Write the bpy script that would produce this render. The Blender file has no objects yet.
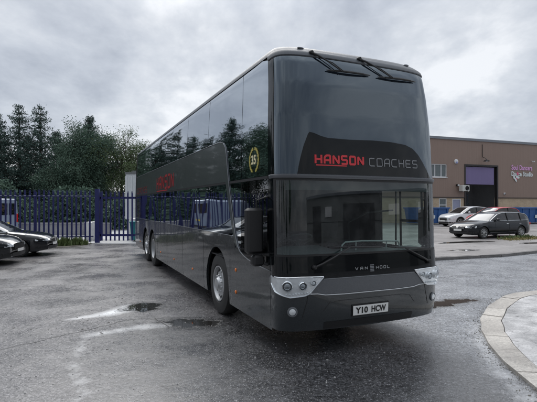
import bpy, math, random
from mathutils import Vector, Matrix, Euler
R=math.radians; PI=math.pi
SC=bpy.context.scene; COL=SC.collection
random.seed(7)
# ------------------------------------------------------------------ mesh builder
class MB:
    def __init__(s): s.v=[]; s.f=[]; s.a=None
    def add(s,vs,fs):
        n=len(s.v); s.v+= [tuple(p) for p in vs]; s.f+=[tuple(i+n for i in f) for f in fs]
    def grid(s,rows,closed=False):
        n=len(rows[0]); vs=[p for r in rows for p in r]; fs=[]
        for i in range(len(rows)-1):
            for j in range(n if closed else n-1):
                k=(j+1)%n; fs.append((i*n+j,i*n+k,(i+1)*n+k,(i+1)*n+j))
        s.add(vs,fs)
    def box(s,x0,x1,y0,y1,z0,z1,bv=0):
        if bv<=0:
            vs=[(x,y,z) for z in (z0,z1) for y in (y0,y1) for x in (x0,x1)]
            s.add(vs,[(0,2,3,1),(4,5,7,6),(0,1,5,4),(2,6,7,3),(0,4,6,2),(1,3,7,5)])
        else:
            b=bv; rows=[]
            def ring(z,i): 
                X0,X1,Y0,Y1=x0+i,x1-i,y0+i,y1-i; c=b if i==0 else b*.4
                return [(X0+c,Y0,z),(X1-c,Y0,z),(X1,Y0+c,z),(X1,Y1-c,z),(X1-c,Y1,z),(X0+c,Y1,z),(X0,Y1-c,z),(X0,Y0+c,z)]
            rr=[ring(z0,b),ring(z0+b,0),ring(z1-b,0),ring(z1,b)]
            s.grid(rr,True); n=len(s.v)
            s.f.append(tuple(range(n-32,n-24))[::-1]); s.f.append(tuple(range(n-8,n)))
    def tube(s,pts,r,n=8,cap=True):
        pts=[Vector(p) for p in pts]; rows=[]
        rs=r if isinstance(r,(list,tuple)) else [r]*len(pts)
        up=None
        for i,p in enumerate(pts):
            d=(pts[min(i+1,len(pts)-1)]-pts[max(i-1,0)])
            if d.length<1e-9: d=Vector((0,0,1))
            d.normalize()
            if up is None: up=Vector((0,0,1)) if abs(d.z)<.9 else Vector((1,0,0))
            a=d.cross(up)
            if a.length<1e-6: a=d.orthogonal()
            a.normalize(); b=a.cross(d).normalized(); up=b
            rows.append([p+(a*math.cos(t)+b*math.sin(t))*rs[i] for t in (2*PI*k/n for k in range(n))])
        s.grid(rows,True)
        if cap:
            m=len(s.v); s.f.append(tuple(range(m-n,m))); s.f.append(tuple(range(m-n*len(pts),m-n*len(pts)+n))[::-1])
    def lathe(s,prof,n=24,M=None,cap0=False,cap1=False):
        """prof: (r,h) ; axis = local z of M"""
        M=M or Matrix(); rows=[[M@Vector((r*math.cos(2*PI*k/n),r*math.sin(2*PI*k/n),h)) for k in range(n)] for r,h in prof]
        s.grid(rows,True); m=len(s.v)
        if cap1: s.f.append(tuple(range(m-n,m)))
        if cap0: s.f.append(tuple(range(m-n*len(prof),m-n*len(prof)+n))[::-1])
    def prism(s,poly,z0,z1,M=None):
        M=M or Matrix(); n=len(poly)
        s.add([M@Vector((x,y,z0)) for x,y in poly]+[M@Vector((x,y,z1)) for x,y in poly],
              [tuple(range(n))[::-1],tuple(range(n,2*n))]+[(i,(i+1)%n,n+(i+1)%n,n+i) for i in range(n)])
    def ball(s,c,r,n=12,m=8,sc=(1,1,1)):
        rows=[[(c[0]+r*sc[0]*math.sin(PI*j/m)*math.cos(2*PI*i/n),c[1]+r*sc[1]*math.sin(PI*j/m)*math.sin(2*PI*i/n),c[2]+r*sc[2]*math.cos(PI*j/m)) for i in range(n)] for j in range(m+1)]
        s.grid(rows,True)
    def split(s):
        par=list(range(len(s.v)))
        def find(a):
            while par[a]!=a: par[a]=par[par[a]]; a=par[a]
            return a
        for f in s.f:
            r=find(f[0])
            for i in f[1:]: par[find(i)]=r
        gs={}
        for f in s.f: gs.setdefault(find(f[0]),[]).append(f)
        out=[]
        for fs in gs.values():
            ids=sorted({i for f in fs for i in f}); mp={k:i for i,k in enumerate(ids)}; q=MB(); q.v=[s.v[i] for i in ids]; q.f=[tuple(mp[i] for i in f) for f in fs]; out.append(q)
        return out
    def builds(s,name,mat,parent=None,**k): return [q.build(name,mat,parent,**k) for q in s.split()]
    def build(s,name,mat,parent=None,smooth=True,ang=35,loc=None,rz=0):
        me=bpy.data.meshes.new(name); me.from_pydata(s.v,[],s.f); me.update()
        if mat: me.materials.append(mat)
        o=bpy.data.objects.new(name,me); COL.objects.link(o)
        if parent: o.parent=parent
        if loc: o.location=loc
        if rz: o.rotation_euler.z=rz
        if smooth:
            import bmesh
            bm=bmesh.new(); bm.from_mesh(me); bmesh.ops.recalc_face_normals(bm,faces=bm.faces) if smooth=='fix' else None
            c=math.cos(R(ang))
            for f in bm.faces: f.smooth=True
            for e in bm.edges:
                if len(e.link_faces)==2 and e.link_faces[0].normal.dot(e.link_faces[1].normal)<c: e.smooth=False
            bm.to_mesh(me); bm.free()
        return o
def T(x,y,z): return Matrix.Translation((x,y,z))
AXX=Matrix.Rotation(PI/2,4,'Y')     # local z -> world x
AXY=Matrix.Rotation(-PI/2,4,'X')    # local z -> world y
def empty(name,loc=(0,0,0),rz=0,label=None,cat=None,group=None):
    o=bpy.data.objects.new(name,None); COL.objects.link(o); o.location=loc; o.rotation_euler.z=rz
    tag(o,label,cat,group); return o
def tag(o,label=None,cat=None,group=None,kind=None):
    if label: o['label']=label
    if cat: o['category']=cat
    if group: o['group']=group
    if kind: o['kind']=kind
    return o
def copy_tree(o,parent=None):
    c=o.copy(); COL.objects.link(c)
    if parent: c.parent=parent
    for ch in [x for x in list(bpy.data.objects) if x.parent==o]: copy_tree(ch,c)
    return c
# ------------------------------------------------------------------ materials
def nt(m):
    m.use_nodes=True; return m.node_tree
class NG:
    """tiny node helper"""
    def __init__(s,tree): s.t=tree; s.n=tree.nodes; s.l=tree.links
    def new(s,typ,**k):
        x=s.n.new(typ)
        for a,b in k.items():
            if a.startswith('i_'): pass
            else: setattr(x,a,b)
        return x
    def link(s,a,b): s.l.new(a,b)
    def coord(s,kind='Object',scale=(1,1,1),rot=(0,0,0),loc=(0,0,0)):
        tc=s.new('ShaderNodeTexCoord'); mp=s.new('ShaderNodeMapping')
        mp.inputs['Scale'].default_value=scale; mp.inputs['Rotation'].default_value=rot; mp.inputs['Location'].default_value=loc
        s.link(tc.outputs[kind],mp.inputs[0]); return mp.outputs[0]
    def noise(s,vec,scale,detail=4,rough=.5,dist=0):
        x=s.new('ShaderNodeTexNoise'); x.inputs['Scale'].default_value=scale; x.inputs['Detail'].default_value=detail
        x.inputs['Roughness'].default_value=rough; x.inputs['Distortion'].default_value=dist
        if vec is not None: s.link(vec,x.inputs['Vector'])
        return x.outputs[0]
    def vor(s,vec,scale,feat='F1',out=0):
        x=s.new('ShaderNodeTexVoronoi',feature=feat); x.inputs['Scale'].default_value=scale
        if vec is not None: s.link(vec,x.inputs['Vector'])
        return x.outputs[out]
    def ramp(s,fac,stops,interp='LINEAR'):
        x=s.new('ShaderNodeValToRGB'); x.color_ramp.interpolation=interp; e=x.color_ramp.elements
        while len(e)<len(stops): e.new(.5)
        for i,(p,c) in enumerate(stops):
            e[i].position=p; e[i].color=(c,c,c,1) if not isinstance(c,tuple) else (*c,1)
        s.link(fac,x.inputs[0]); return x.outputs[0]
    def math(s,op,a,b=None,c=None,clamp=False):
        x=s.new('ShaderNodeMath',operation=op); x.use_clamp=clamp
        for i,v in enumerate((a,b,c)):
            if v is None: continue
            if isinstance(v,(int,float)): x.inputs[i].default_value=v
            else: s.link(v,x.inputs[i])
        return x.outputs[0]
    def mix(s,fac,a,b,mode='MIX'):
        x=s.new('ShaderNodeMix',data_type='RGBA',blend_type=mode)
        for i,v in ((0,fac),(6,a),(7,b)):
            if isinstance(v,(int,float)): x.inputs[i].default_value=v if i==0 else (v,v,v,1)
            elif isinstance(v,tuple): x.inputs[i].default_value=(*v,1)
            else: s.link(v,x.inputs[i])
        return x.outputs[2]
    def bump(s,h,strength=.3,dist=.01,prev=None):
        x=s.new('ShaderNodeBump'); x.inputs['Strength'].default_value=strength; x.inputs['Distance'].default_value=dist
        s.link(h,x.inputs['Height'])
        if prev is not None: s.link(prev,x.inputs['Normal'])
        return x.outputs[0]
    def attr(s,name):
        x=s.new('ShaderNodeAttribute',attribute_name=name); return x.outputs['Fac']
_mc={}
def mat(name,col,rough=.5,metal=0,ior=1.5,coat=0,var=.08,vs=3,rv=.06,bump=0,bs=40,bd=.003,emit=0,wave=0):
    if name in _mc: return _mc[name]
    m=bpy.data.materials.new(name); g=NG(nt(m)); b=g.n['Principled BSDF']
    v=g.coord(); n=g.noise(v,vs,5,.6)
    lo=tuple(c*(1-var*1.6) for c in col); hi=tuple(min(1,c*(1+var*1.6)) for c in col)
    c=g.mix(n,lo,hi); g.link(c,b.inputs['Base Color'])
    r=g.math('MULTIPLY_ADD',g.noise(v,vs*4+1,3),rv*2,rough-rv,clamp=True); g.link(r,b.inputs['Roughness'])
    b.inputs['Metallic'].default_value=metal; b.inputs['IOR'].default_value=ior
    b.inputs['Coat Weight'].default_value=coat; b.inputs['Coat Roughness'].default_value=.04
    nn=None
    if wave: nn=g.bump(g.noise(v,wave,1,.3),.38,.022)
    if bump: nn=g.bump(g.noise(v,bs,4,.6),bump,bd,nn)
    if nn is not None:
        g.link(nn,b.inputs['Normal'])
        if coat: g.link(nn,b.inputs['Coat Normal'])
    if emit:
        b.inputs['Emission Color'].default_value=(*col,1); b.inputs['Emission Strength'].default_value=emit
    _mc[name]=m; return m
def glass(name,tint=(.6,.66,.64),ior=1.6,rough=.0,dirt=.06):
    if name in _mc: return _mc[name]
    m=bpy.data.materials.new(name); g=NG(nt(m)); g.n.remove(g.n['Principled BSDF']); out=g.n['Material Output']
    tr=g.new('ShaderNodeBsdfTransparent'); tr.inputs[0].default_value=(*tint,1)
    gl=g.new('ShaderNodeBsdfGlossy'); gl.inputs['Roughness'].default_value=rough; gl.inputs[0].default_value=(.95,.97,1,1)
    df=g.new('ShaderNodeBsdfDiffuse'); df.inputs[0].default_value=(.35,.36,.36,1)
    fr=g.new('ShaderNodeFresnel'); ge=g.new('ShaderNodeNewGeometry'); g.link(g.math('ADD',g.math('MULTIPLY',ge.outputs['Backfacing'],1/ior-ior),ior),fr.inputs[0])
    v=g.coord(); nb=g.bump(g.noise(v,1.1,1,.3),.12,.02); g.link(nb,gl.inputs['Normal']); g.link(nb,fr.inputs['Normal'])
    m1=g.new('ShaderNodeMixShader'); d=g.ramp(g.noise(v,4,6,.7),[(.45,0),(.8,dirt*2)]); g.link(d,m1.inputs[0]); g.link(tr.outputs[0],m1.inputs[1]); g.link(df.outputs[0],m1.inputs[2])
    m2=g.new('ShaderNodeMixShader'); g.link(fr.outputs[0],m2.inputs[0]); g.link(m1.outputs[0],m2.inputs[1]); g.link(gl.outputs[0],m2.inputs[2])
    g.link(m2.outputs[0],out.inputs[0]); _mc[name]=m; return m
PAINT=mat('charcoal_paint',(.034,.040,.044),.27,.4,1.5,.7,var=.05,vs=2,rv=.05,wave=.8)
PAINT2=mat('band_paint',(.060,.072,.070),.34,.3,1.5,.4,var=.05,vs=2,rv=.05,wave=.8)
BGLASS=mat('privacy_glass',(.48,.52,.56),.02,1,1.5,0,var=.04,rv=.01,wave=.8)
LAMPBLK=mat('projector_glass',(.34,.36,.38),.08,.8,1.8)
WHEELG=mat('steering_grey',(.05,.052,.055),.5)
UGLASS=mat('upper_screen_glass',(.010,.014,.021),.03,0,2.2,0,var=.12,rv=.01,wave=1.1)
UGLASS.node_tree.nodes['Principled BSDF'].inputs['Specular Tint'].default_value=(.76,.89,1,1)
BPLAST=mat('black_plastic',(.011,.011,.012),.5,bump=.15,bs=120,bd=.001)
BGLOSS=mat('gloss_black',(.004,.005,.006),.05,0,1.42,var=.05,rv=.02)
RUBBER=mat('tyre_rubber',(.022,.022,.022),.7,bump=.3,bs=90,bd=.002,var=.2,vs=8)
CHROME=mat('chrome',(.75,.76,.77),.12,1,rv=.05)
ALU=mat('brushed_alloy',(.50,.51,.52),.40,.75,rv=.08,var=.12,vs=9)
SILVER=mat('silver_trim',(.42,.43,.44),.25,.9,rv=.05)
GREYTRIM=mat('grey_trim',(.20,.21,.225),.35,.4,rv=.05)
MESHGR=mat('grille_panel',(.12,.127,.138),.45,.3,bump=.8,bs=160,bd=.002,var=.15,vs=60)
AMBER=mat('amber_lens',(.75,.19,.03),.2,var=.1)
REDL=mat('red_lens',(.45,.01,.012),.12,var=.15)
WHITEL=mat('lamp_white',(.75,.78,.8),.15,.2,var=.15,vs=12)
DARKIN=mat('cabin_dark',(.014,.015,.017),.6,var=.2)
DASH=mat('dash_plastic',(.10,.12,.125),.5,var=.2)
SEATM=mat('seat_fabric',(.025,.022,.03),.85,var=.3,vs=20)
CEILM=mat('cabin_ceiling',(.10,.105,.11),.8)
REDTXT=mat('red_vinyl',(.62,.035,.045),.35,var=.05)
GREYTXT=mat('grey_vinyl',(.22,.225,.235),.3,.3,var=.05)
CREAM=mat('cream_vinyl',(.75,.68,.42),.35,var=.08)
GOLD=mat('gold_vinyl',(.42,.36,.08),.35,var=.1)
PLATEW=mat('plate_white',(.80,.80,.78),.4,var=.04)
INK=mat('plate_ink',(.01,.01,.01),.5)
SCREEN=glass('windscreen_glass',(.60,.69,.67),1.75,dirt=.05)
CARGL=glass('car_glass',(.13,.15,.15),1.7)
LENS=glass('lamp_lens',(.9,.92,.93),1.45,dirt=.03)
# ------------------------------------------------------------------ stroke lettering (grid 4 x 6)
FONT={'A':[[(0,0),(0,4.5),(1.2,6),(4,6),(4,0)],[(0,2.4),(4,2.4)]],'H':[[(0,0),(0,6)],[(4,0),(4,6)],[(0,3),(4,3)]],
'N':[[(0,0),(0,6),(4,0),(4,6)]],'S':[[(4,6),(0,6),(0,3.1),(4,3.1),(4,0),(0,0)]],'O':[[(0,0),(0,6),(4,6),(4,0),(0,0)]],
'C':[[(4,6),(.6,6),(0,5.2),(0,.8),(.6,0),(4,0)]],'E':[[(4,6),(0,6),(0,0),(4,0)],[(0,3),(3.6,3)]],'V':[[(0,6),(2,0),(4,6)]],
'L':[[(0,6),(0,0),(3.6,0)]],'Y':[[(0,6),(2,3),(4,6)],[(2,3),(2,0)]],'I':[[(2,0),(2,6)]],'1':[[(.9,4.7),(2,6),(2,0)]],
'0':[[(.3,0),(.3,6),(3.7,6),(3.7,0),(.3,0)]],'W':[[(0,6),(.9,0),(2,4.2),(3.1,0),(4,6)]],'3':[[(0,6),(4,6),(4,0),(0,0)],[(1,3.1),(4,3.1)]],
'5':[[(4,6),(0,6),(0,3.4),(4,3.4),(4,0),(0,0)]],'D':[[(0,0),(0,6),(3,6),(4,5),(4,1),(3,0),(0,0)]],'T':[[(0,6),(4,6)],[(2,6),(2,0)]],
'U':[[(0,6),(0,0),(4,0),(4,6)]],'R':[[(0,0),(0,6),(4,6),(4,3),(0,3)],[(1.6,3),(4,0)]],'B':[[(0,0),(0,6),(3.4,6),(3.4,3.2),(4,2.8),(4,0),(0,0)],[(0,3.1),(3.6,3.1)]],
'K':[[(0,0),(0,6)],[(4,6),(0,2.8)],[(1.2,3.6),(4,0)]],'M':[[(0,0),(0,6),(2,3),(4,6),(4,0)]],'G':[[(4,6),(0,6),(0,0),(4,0),(4,3),(2.2,3)]],'F':[[(4,6),(0,6),(0,0)],[(0,3),(3.4,3)]],
'X':[[(0,0),(4,6)],[(0,6),(4,0)]],'P':[[(0,0),(0,6),(4,6),(4,3),(0,3)]],'J':[[(4,6),(4,0),(0,0),(0,2)]],'7':[[(0,6),(4,6),(1.5,0)]],'2':[[(0,6),(4,6),(4,3.2),(0,3),(0,0),(4,0)]],'6':[[(4,6),(0,6),(0,0),(4,0),(4,3.2),(0,3.2)]],'8':[[(0,0),(0,6),(4,6),(4,0),(0,0)],[(0,3),(4,3)]]}
def text_mesh(mb,s,fn,w,h,stroke,gap=.35,slant=0,sub=1,thick=.004,chamfer=.55):
    """fn(u,v,off)->3D. text spans width w, height h, origin at lower left"""
    n=len(s); cw=w/(n+gap*(n-1)); k=0
    for i,ch in enumerate(s):
        if ch==' ' or ch not in FONT: continue
        u0=i*cw*(1+gap)
        for pl in FONT[ch]:
            if chamfer:
                q=[pl[0]]
                for j in range(1,len(pl)-1):
                    p0,p1,p2=pl[j-1],pl[j],pl[j+1]
                    for o in (p0,p2):
                        l=math.hypot(o[0]-p1[0],o[1]-p1[1]) or 1; t=min(.45,chamfer/l); q.append((p1[0]+(o[0]-p1[0])*t,p1[1]+(o[1]-p1[1])*t))
                q.append(pl[-1]); pl=q
            for (a,b),(c,d) in zip(pl,pl[1:]):
                x0=u0+stroke/2+a/4*(cw-stroke); y0=stroke/2+b/6*(h-stroke); x1=u0+stroke/2+c/4*(cw-stroke); y1=stroke/2+d/6*(h-stroke)
                dx,dy=x1-x0,y1-y0; l=math.hypot(dx,dy) or 1; dx/=l;dy/=l
                e_=stroke*(.5 if not chamfer else .16); x0-=dx*e_;y0-=dy*e_;x1+=dx*e_;y1+=dy*e_
                nx,ny=-dy*stroke/2,dx*stroke/2; off=thick+(k%7)*.0004; k+=1
                m=max(1,int(l/.08)) if sub else 1; rows=[]
                for t in range(m+1):
                    X=x0+(x1-x0)*t/m; Y=y0+(y1-y0)*t/m
                    rows.append([fn(X+nx+slant*(Y+ny),Y+ny,off),fn(X-nx+slant*(Y-ny),Y-ny,off)])
                mb.grid(rows)
def text_font(mb,s,fn,w,h,bold=.02,thick=.004,maxseg=0):
    cu=bpy.data.curves.new('t','FONT'); cu.body=s; cu.offset=bold; cu.resolution_u=3; o=bpy.data.objects.new('t',cu); COL.objects.link(o); bpy.context.view_layer.update()
    me=o.to_mesh(); xs=[v.co.x for v in me.vertices]; ys=[v.co.y for v in me.vertices]; x0,x1,y0,y1=min(xs),max(xs),min(ys),max(ys)
    mb.add([fn((v.co.x-x0)/(x1-x0)*w,(v.co.y-y0)/(y1-y0)*h,thick) for v in me.vertices],[tuple(p.vertices) for p in me.polygons])
    o.to_mesh_clear(); bpy.data.objects.remove(o); bpy.data.curves.remove(cu)
def ell(cx,cz,rx,rz,n=12,rot=0):
    return [(cx+rx*math.cos(t)*math.cos(rot)-rz*math.sin(t)*math.sin(rot),cz+rx*math.cos(t)*math.sin(rot)+rz*math.sin(t)*math.cos(rot)) for t in (2*PI*i/n for i in range(n))]
# ================================================================== COACH
TH=R(24.1); OX,OY=.188,5.16
PN=1/.275; AD=.32; HW=1.235; LEN=13.1
def lerp(pts,z):
    if z<=pts[0][0]: return pts[0][1]
    for (a,b),(c,d) in zip(pts,pts[1:]):
        if z<=c: return b+(d-b)*(z-a)/(c-a)
    return pts[-1][1]
def smooth_lerp(pts,z,w=.04):
    return (lerp(pts,z-w)+lerp(pts,z-w/2)+lerp(pts,z)+lerp(pts,z+w/2)+lerp(pts,z+w))/5
LEAN=[(.2,.12),(.3,.05),(.45,.01),(.7,0),(1.0,.0),(1.2,.02),(2.2,.05),(3.0,.10),(3.4,.14),(3.7,.195),(3.8,.235),(3.88,.32),(3.94,.44),(3.98,.6),(4.0,.8)]
WID=[(.2,1.19),(.3,1.21),(.45,1.228),(.6,1.235),(2.2,1.235),(3.0,1.215),(3.7,1.175),(3.82,1.155),(3.9,1.11),(3.95,1.04),(3.98,.94),(4.0,.8)]
_tab=[(0,0,0)]   # arc length, x/W, y/AD
_N=2000
for _i in range(1,_N+1):
    f=_i/_N*PI/2; u=math.sin(f)**.55; v=1-math.cos(f)**.55
    l,a,b=_tab[-1]; _tab.append((l+math.hypot((u-a)*HW,(v-b)*AD),u,v))
QF=_tab[-1][0]
_k=[]
_j=0
for _i in range(601):
    s=QF*_i/600
    while _j<_N-1 and _tab[_j+1][0]<s: _j+=1
    a,b=_tab[_j],_tab[_j+1]; t=(s-a[0])/max(1e-9,b[0]-a[0]); _k.append((a[1]+(b[1]-a[1])*t,a[2]+(b[2]-a[2])*t))
def S(q,z):
    W=smooth_lerp(WID,z,.02); le=smooth_lerp(LEAN,z,.03); s=1 if q>=0 else -1; a=abs(q)
    if a<=QF:
        f=a/QF*600; i=min(599,int(f)); t=f-i; u=_k[i][0]*(1-t)+_k[i+1][0]*t; v=_k[i][1]*(1-t)+_k[i+1][1]*t
        return Vector((HW+s*W*u,AD*v+le,z))
    t=a-QF
    return Vector((HW+s*W,AD+t+le*max(0,1-t/2.5),z))
def SO(q,z,off=0):
    p=S(q,z)
    if off:
        e=.012; a=S(q+e,z)-S(q-e,z); b=S(q,min(3.999,z+e))-S(q,z-e)
        n=a.cross(b).normalized(); p=p+n*off
    return p
def QX(x):       # x on the nose -> q
    u=(x-HW)/HW; s=1 if u>=0 else -1; u=abs(u)
    for i in range(600):
        if _k[i+1][0]>=u:
            t=(u-_k[i][0])/max(1e-9,_k[i+1][0]-_k[i][0]); return s*QF*(i+t)/600
    return s*QF
def QY(y,side=-1): return side*(QF+y-AD)
def frange(a,b,step):
    n=max(1,int(round(abs(b-a)/step))); return [a+(b-a)*i/n for i in range(n+1)]
def patch(mb,qs,lo,hi,dz=.06,off=0,nz=None):
    qs=sorted(qs)
    lo_=lo if callable(lo) else (lambda q:lo); hi_=hi if callable(hi) else (lambda q:hi)
    if nz is None: nz=max(1,int(math.ceil(max(abs(hi_(q)-lo_(q)) for q in qs)/dz)))
    mb.grid([[SO(q,lo_(q)+(hi_(q)-lo_(q))*j/nz,off) for q in qs] for j in range(nz+1)])
def line(mb,pts,w,off,step=.06):
    """ribbon raised off the skin following (q,z) points"""
    P=[]
    for (a,b),(c,d) in zip(pts,pts[1:]):
        n=max(1,int(math.hypot(c-a,d-b)/step))
        P+=[(a+(c-a)*i/n,b+(d-b)*i/n) for i in range(n)]
    P.append(pts[-1]); mb.tube([SO(q,z,off) for q,z in P],w,6)
coach=empty('double_deck_coach',(OX,OY,0),TH,'dark charcoal double-deck coach with black glass, parked facing the camera on the wet yard','coach')
B=lambda mb,name,m,parent=coach,**k: mb.build(name,m,parent,**k)
WF,WR1,WR2=2.60,9.23,10.55
def skirt(q):
    a=abs(q)
    if a<=QF: return .31+.015*abs(q)
    y=a-QF+AD; z=.295
    for c,r in ((WF,.63),(WR1,.60),(WR2,.60)):
        if abs(y-c)<r: z=max(z,.52+math.sqrt(r*r-(y-c)**2))
    return z
def sideqs(y0,y1,side,step=.25):
    ys=set(frange(y0,y1,step))
    for c,r in ((WF,.63),(WR1,.60),(WR2,.60)):
        for k in range(25):
            y=c+r*math.cos(PI*k/24)*.99999
            if y0<y<y1: ys.add(y)
        for y in (c-r-.0005,c+r+.0005):
            if y0<y<y1: ys.add(y)
    return [QY(y,side) for y in sorted(ys)]
def allq(): return sorted(set(sideqs(AD+.001,LEN,-1)+frange(-QF,QF,.045)+sideqs(AD+.001,LEN,1)))
# body shell
m=MB(); qa=allq(); patch(m,qa,skirt,1.22,nz=10)
# wheel arch returns
for side in (-1,1):
    for c,r in ((WF,.63),(WR1,.60),(WR2,.60)):
        arc=[(c+r*math.cos(PI*k/24),.52+r*math.sin(PI*k/24)) for k in range(25)]
        arc=[(arc[0][0],.295)]+arc+[(arc[-1][0],.295)]
        m.grid([[Vector((S(QY(max(y,AD+.01),side),z).x-side*d,y,z)) for y,z in arc] for d in (0,.045)])
rear=[S(QY(LEN,-1),z) for z in frange(.295,3.99,.1)]; rr=[S(QY(LEN,1),z) for z in frange(.295,3.99,.1)]
m.grid([[a.lerp(b,t/4)+Vector((0,.12*math.sin(PI*t/4),0)) for t in range(5)] for a,b in zip(rear,rr)])
# paint above the skirt line behind the swoop, both sides
for side in (-1,1): patch(m,[QY(y,side) for y in frange(1.66,LEN,.3)],1.2205,1.385,off=.004)
body=B(m,'body',PAINT)
# black inner skin behind the glazing joints
m=MB()
for side in (-1,1):
    patch(m,[QY(y,side) for y in frange(1.40,LEN-.01,.4)],1.22,2.20,off=-.012,dz=.4)
    patch(m,[QY(y,side) for y in frange(AD+.02,LEN-.01,.4)],2.2,3.83,off=-.012,dz=.12)
patch(m,frange(-QF,QF,.05),2.2,3.80,off=-.014,dz=.06)
B(m,'window_surround',BPLAST)
# roof
m=MB(); zs=[3.80,3.83,3.86,3.89,3.915,3.935,3.955,3.97,3.985,3.997]
patch(m,[q for q in allq()],0,1,nz=1) if False else None
rows=[]
qr=sorted(set([QY(y,-1) for y in frange(AD+.01,LEN,.35)]+frange(-QF,QF,.045)+[QY(y,1) for y in frange(AD+.01,LEN,.35)]))
for z in zs: rows.append([SO(q,z,.006 if z<3.9 else 0) for q in qr])
m.grid(rows)
top=rows[-1]; n=len(top); half=n//2
m.grid([[top[i].lerp(top[n-1-i],t/8)+Vector((0,0,.02*math.sin(PI*t/8))) for t in range(9)] for i in range(half+1)])
ROOFP=mat('roof_paint',(.065,.072,.082),.42,.2,1.5,.0,var=.08,vs=2,rv=.06,wave=.8)
roof=B(m,'roof',ROOFP)
m=MB(); rows=[]
for z,o in ((3.738,.002),(3.745,.016),(3.78,.018),(3.81,.012),(3.83,.0065)): rows.append([SO(q,z-.02*max(0,abs(q)-QF+.3),o) for q in frange(-QF-.05,QF+.05,.04)])
m.grid(rows); B(m,'front_cap',ROOFP)
# upper windscreen with black lower field
m=MB(); patch(m,frange(-QF+.10,QF-.10,.035),2.245,3.735,dz=.04); up=B(m,'upper_windscreen',UGLASS,ang=60)
for s in (-1,1): m=MB(); patch(m,frange(s*(QF-.092),s*(QF+.06),.03),2.245,3.795,off=.002); B(m,'corner_pillar',BGLOSS)
bk=[(.235,2.25),(.262,2.40),(.31,2.58),(.384,2.769),(.45,2.757),(.54,2.725),(.634,2.705),(.95,2.70),(1.3,2.712),(1.6,2.708),(1.85,2.685),(1.98,2.64),(2.08,2.56),(2.17,2.45),(2.25,2.34),(2.31,2.25)]
bq=[(QX(x),z) for x,z in bk]
m=MB(); patch(m,frange(bq[0][0],bq[-1][0],.02),2.246,lambda q:max(2.247,lerp(bq,q)),off=.003,nz=6)
board=B(m,'name_field',BGLOSS,up)
m=MB(); fn=lambda u,v,o: SO(QX(.45+u),2.37+v,.003+o); text_mesh(m,'HANSON',fn,.71,.125,.026,.16)
m.grid([[SO(QX(x),z,.0045) for x in frange(.47,.90,.07)] for z in (2.352,2.366)])
B(m,'red_lettering',REDTXT,up,smooth=False)
m=MB(); fn=lambda u,v,o: SO(QX(1.235+u),2.368+v,.003+o); text_mesh(m,'COACHES',fn,.81,.112,.013,.28)
B(m,'grey_lettering',GREYTXT,up,smooth=False)
# divider ledge
m=MB(); rows=[]
for dz,o in ((-.030,.0),(-.028,.014),(-.006,.022),(.012,.020),(.022,.0)):
    rows.append([SO(q,2.222+dz,o*min(1,(QF+.06-abs(q))/.12)+.001) for q in frange(-QF-.05,QF+.05,.04)])
m.grid(rows); B(m,'brow_trim',mat('brow_grey',(.11,.115,.125),.35,.4))
# lower windscreen: clear glass with black border
qs=QF-.10
m=MB(); patch(m,frange(-qs,qs,.04),1.235,2.192,dz=.08); ws=B(m,'windscreen',SCREEN,ang=60)
m=MB()
for s in (-1,1): patch(m,sorted(frange(s*(qs-.035),s*(qs+.012),.02)),1.235,2.192,off=.003)
patch(m,frange(-qs+.036,qs-.036,.04),1.235,1.262,off=.003)
patch(m,frange(-qs+.036,qs-.036,.04),2.165,2.192,off=.003)
B(m,'seal',BPLAST,ws)
for s in (-1,1): m=MB(); patch(m,frange(s*(qs+.012),s*(QF+.06),.03),1.22,2.20,off=.001); B(m,'windscreen_pillar',BGLOSS)
m=MB(); patch(m,frange(-QF+.012,QF-.012,.03),.962,1.236,off=.0045); fp=B(m,'front_panel',BGLOSS)
m=MB()
def lnf(x0): return lambda u,v,o: SO(QX(x0+u),1.035+v,.0045+o)
text_mesh(m,'VAN',lnf(.985),.19,.040,.008,.55); B(m,'maker_lettering',SILVER,fp,smooth=False); m=MB(); text_mesh(m,'HOOL',lnf(1.30),.215,.040,.008,.4); B(m,'maker_lettering',SILVER,fp,smooth=False)
m=MB()
for k in range(5): m.grid([[SO(QX(1.212+dx),1.008+k*.019+dz,.0075+k*.0003) for dx in (0,.029,.058)] for dz in (0,.012)])
B(m,'maker_emblem',GREYTRIM,fp,smooth=False)
# grille panel, trim line, bumper lines
gl=[(.345,.795),(.40,.84),(.50,.925),(.535,.950),(1.935,.950),(1.97,.925),(2.07,.84),(2.125,.795)]
gb=[(.345,.794),(.46,.790),(.56,.770),(.84,.762),(1.63,.762),(1.91,.770),(2.01,.790),(2.125,.794)]
glq=[(QX(a),b) for a,b in gl]; gbq=[(QX(a),b) for a,b in gb]
m=MB(); patch(m,frange(glq[0][0],glq[-1][0],.025),lambda q:lerp(gbq,q),lambda q:lerp(glq,q),off=.006,nz=5); B(m,'grille_panel',MESHGR)
m=MB(); line(m,[(q,z-.012) for q,z in gbq],.0075,.006,.04); B(m,'chrome_trim',SILVER)
m=MB(); line(m,[(q,z+.004) for q,z in glq[3:5]],.004,.006,.04); B(m,'upper_trim',GREYTRIM)
m=MB()
for s in (1,-1):
    X=lambda x: QX(x if s>0 else 2*HW-x)
    line(m,[(X(.34),.775),(X(.325),.68),(X(.30),.60),(X(.27),.50)],.004,.001)
line(m,[(QX(.62),.655),(QX(.75),.675),(QX(1.72),.675),(QX(1.85),.655),(QX(1.93),.56)],.004,.0)
line(m,[(QX(.62),.655),(QX(.54),.56)],.004,0)
B(m,'bumper_seam',BPLAST)
m=MB(); patch(m,frange(QX(.55),QX(1.92),.05),.33,.42,off=.003,dz=.05); B(m,'lower_intake',BPLAST)
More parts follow.
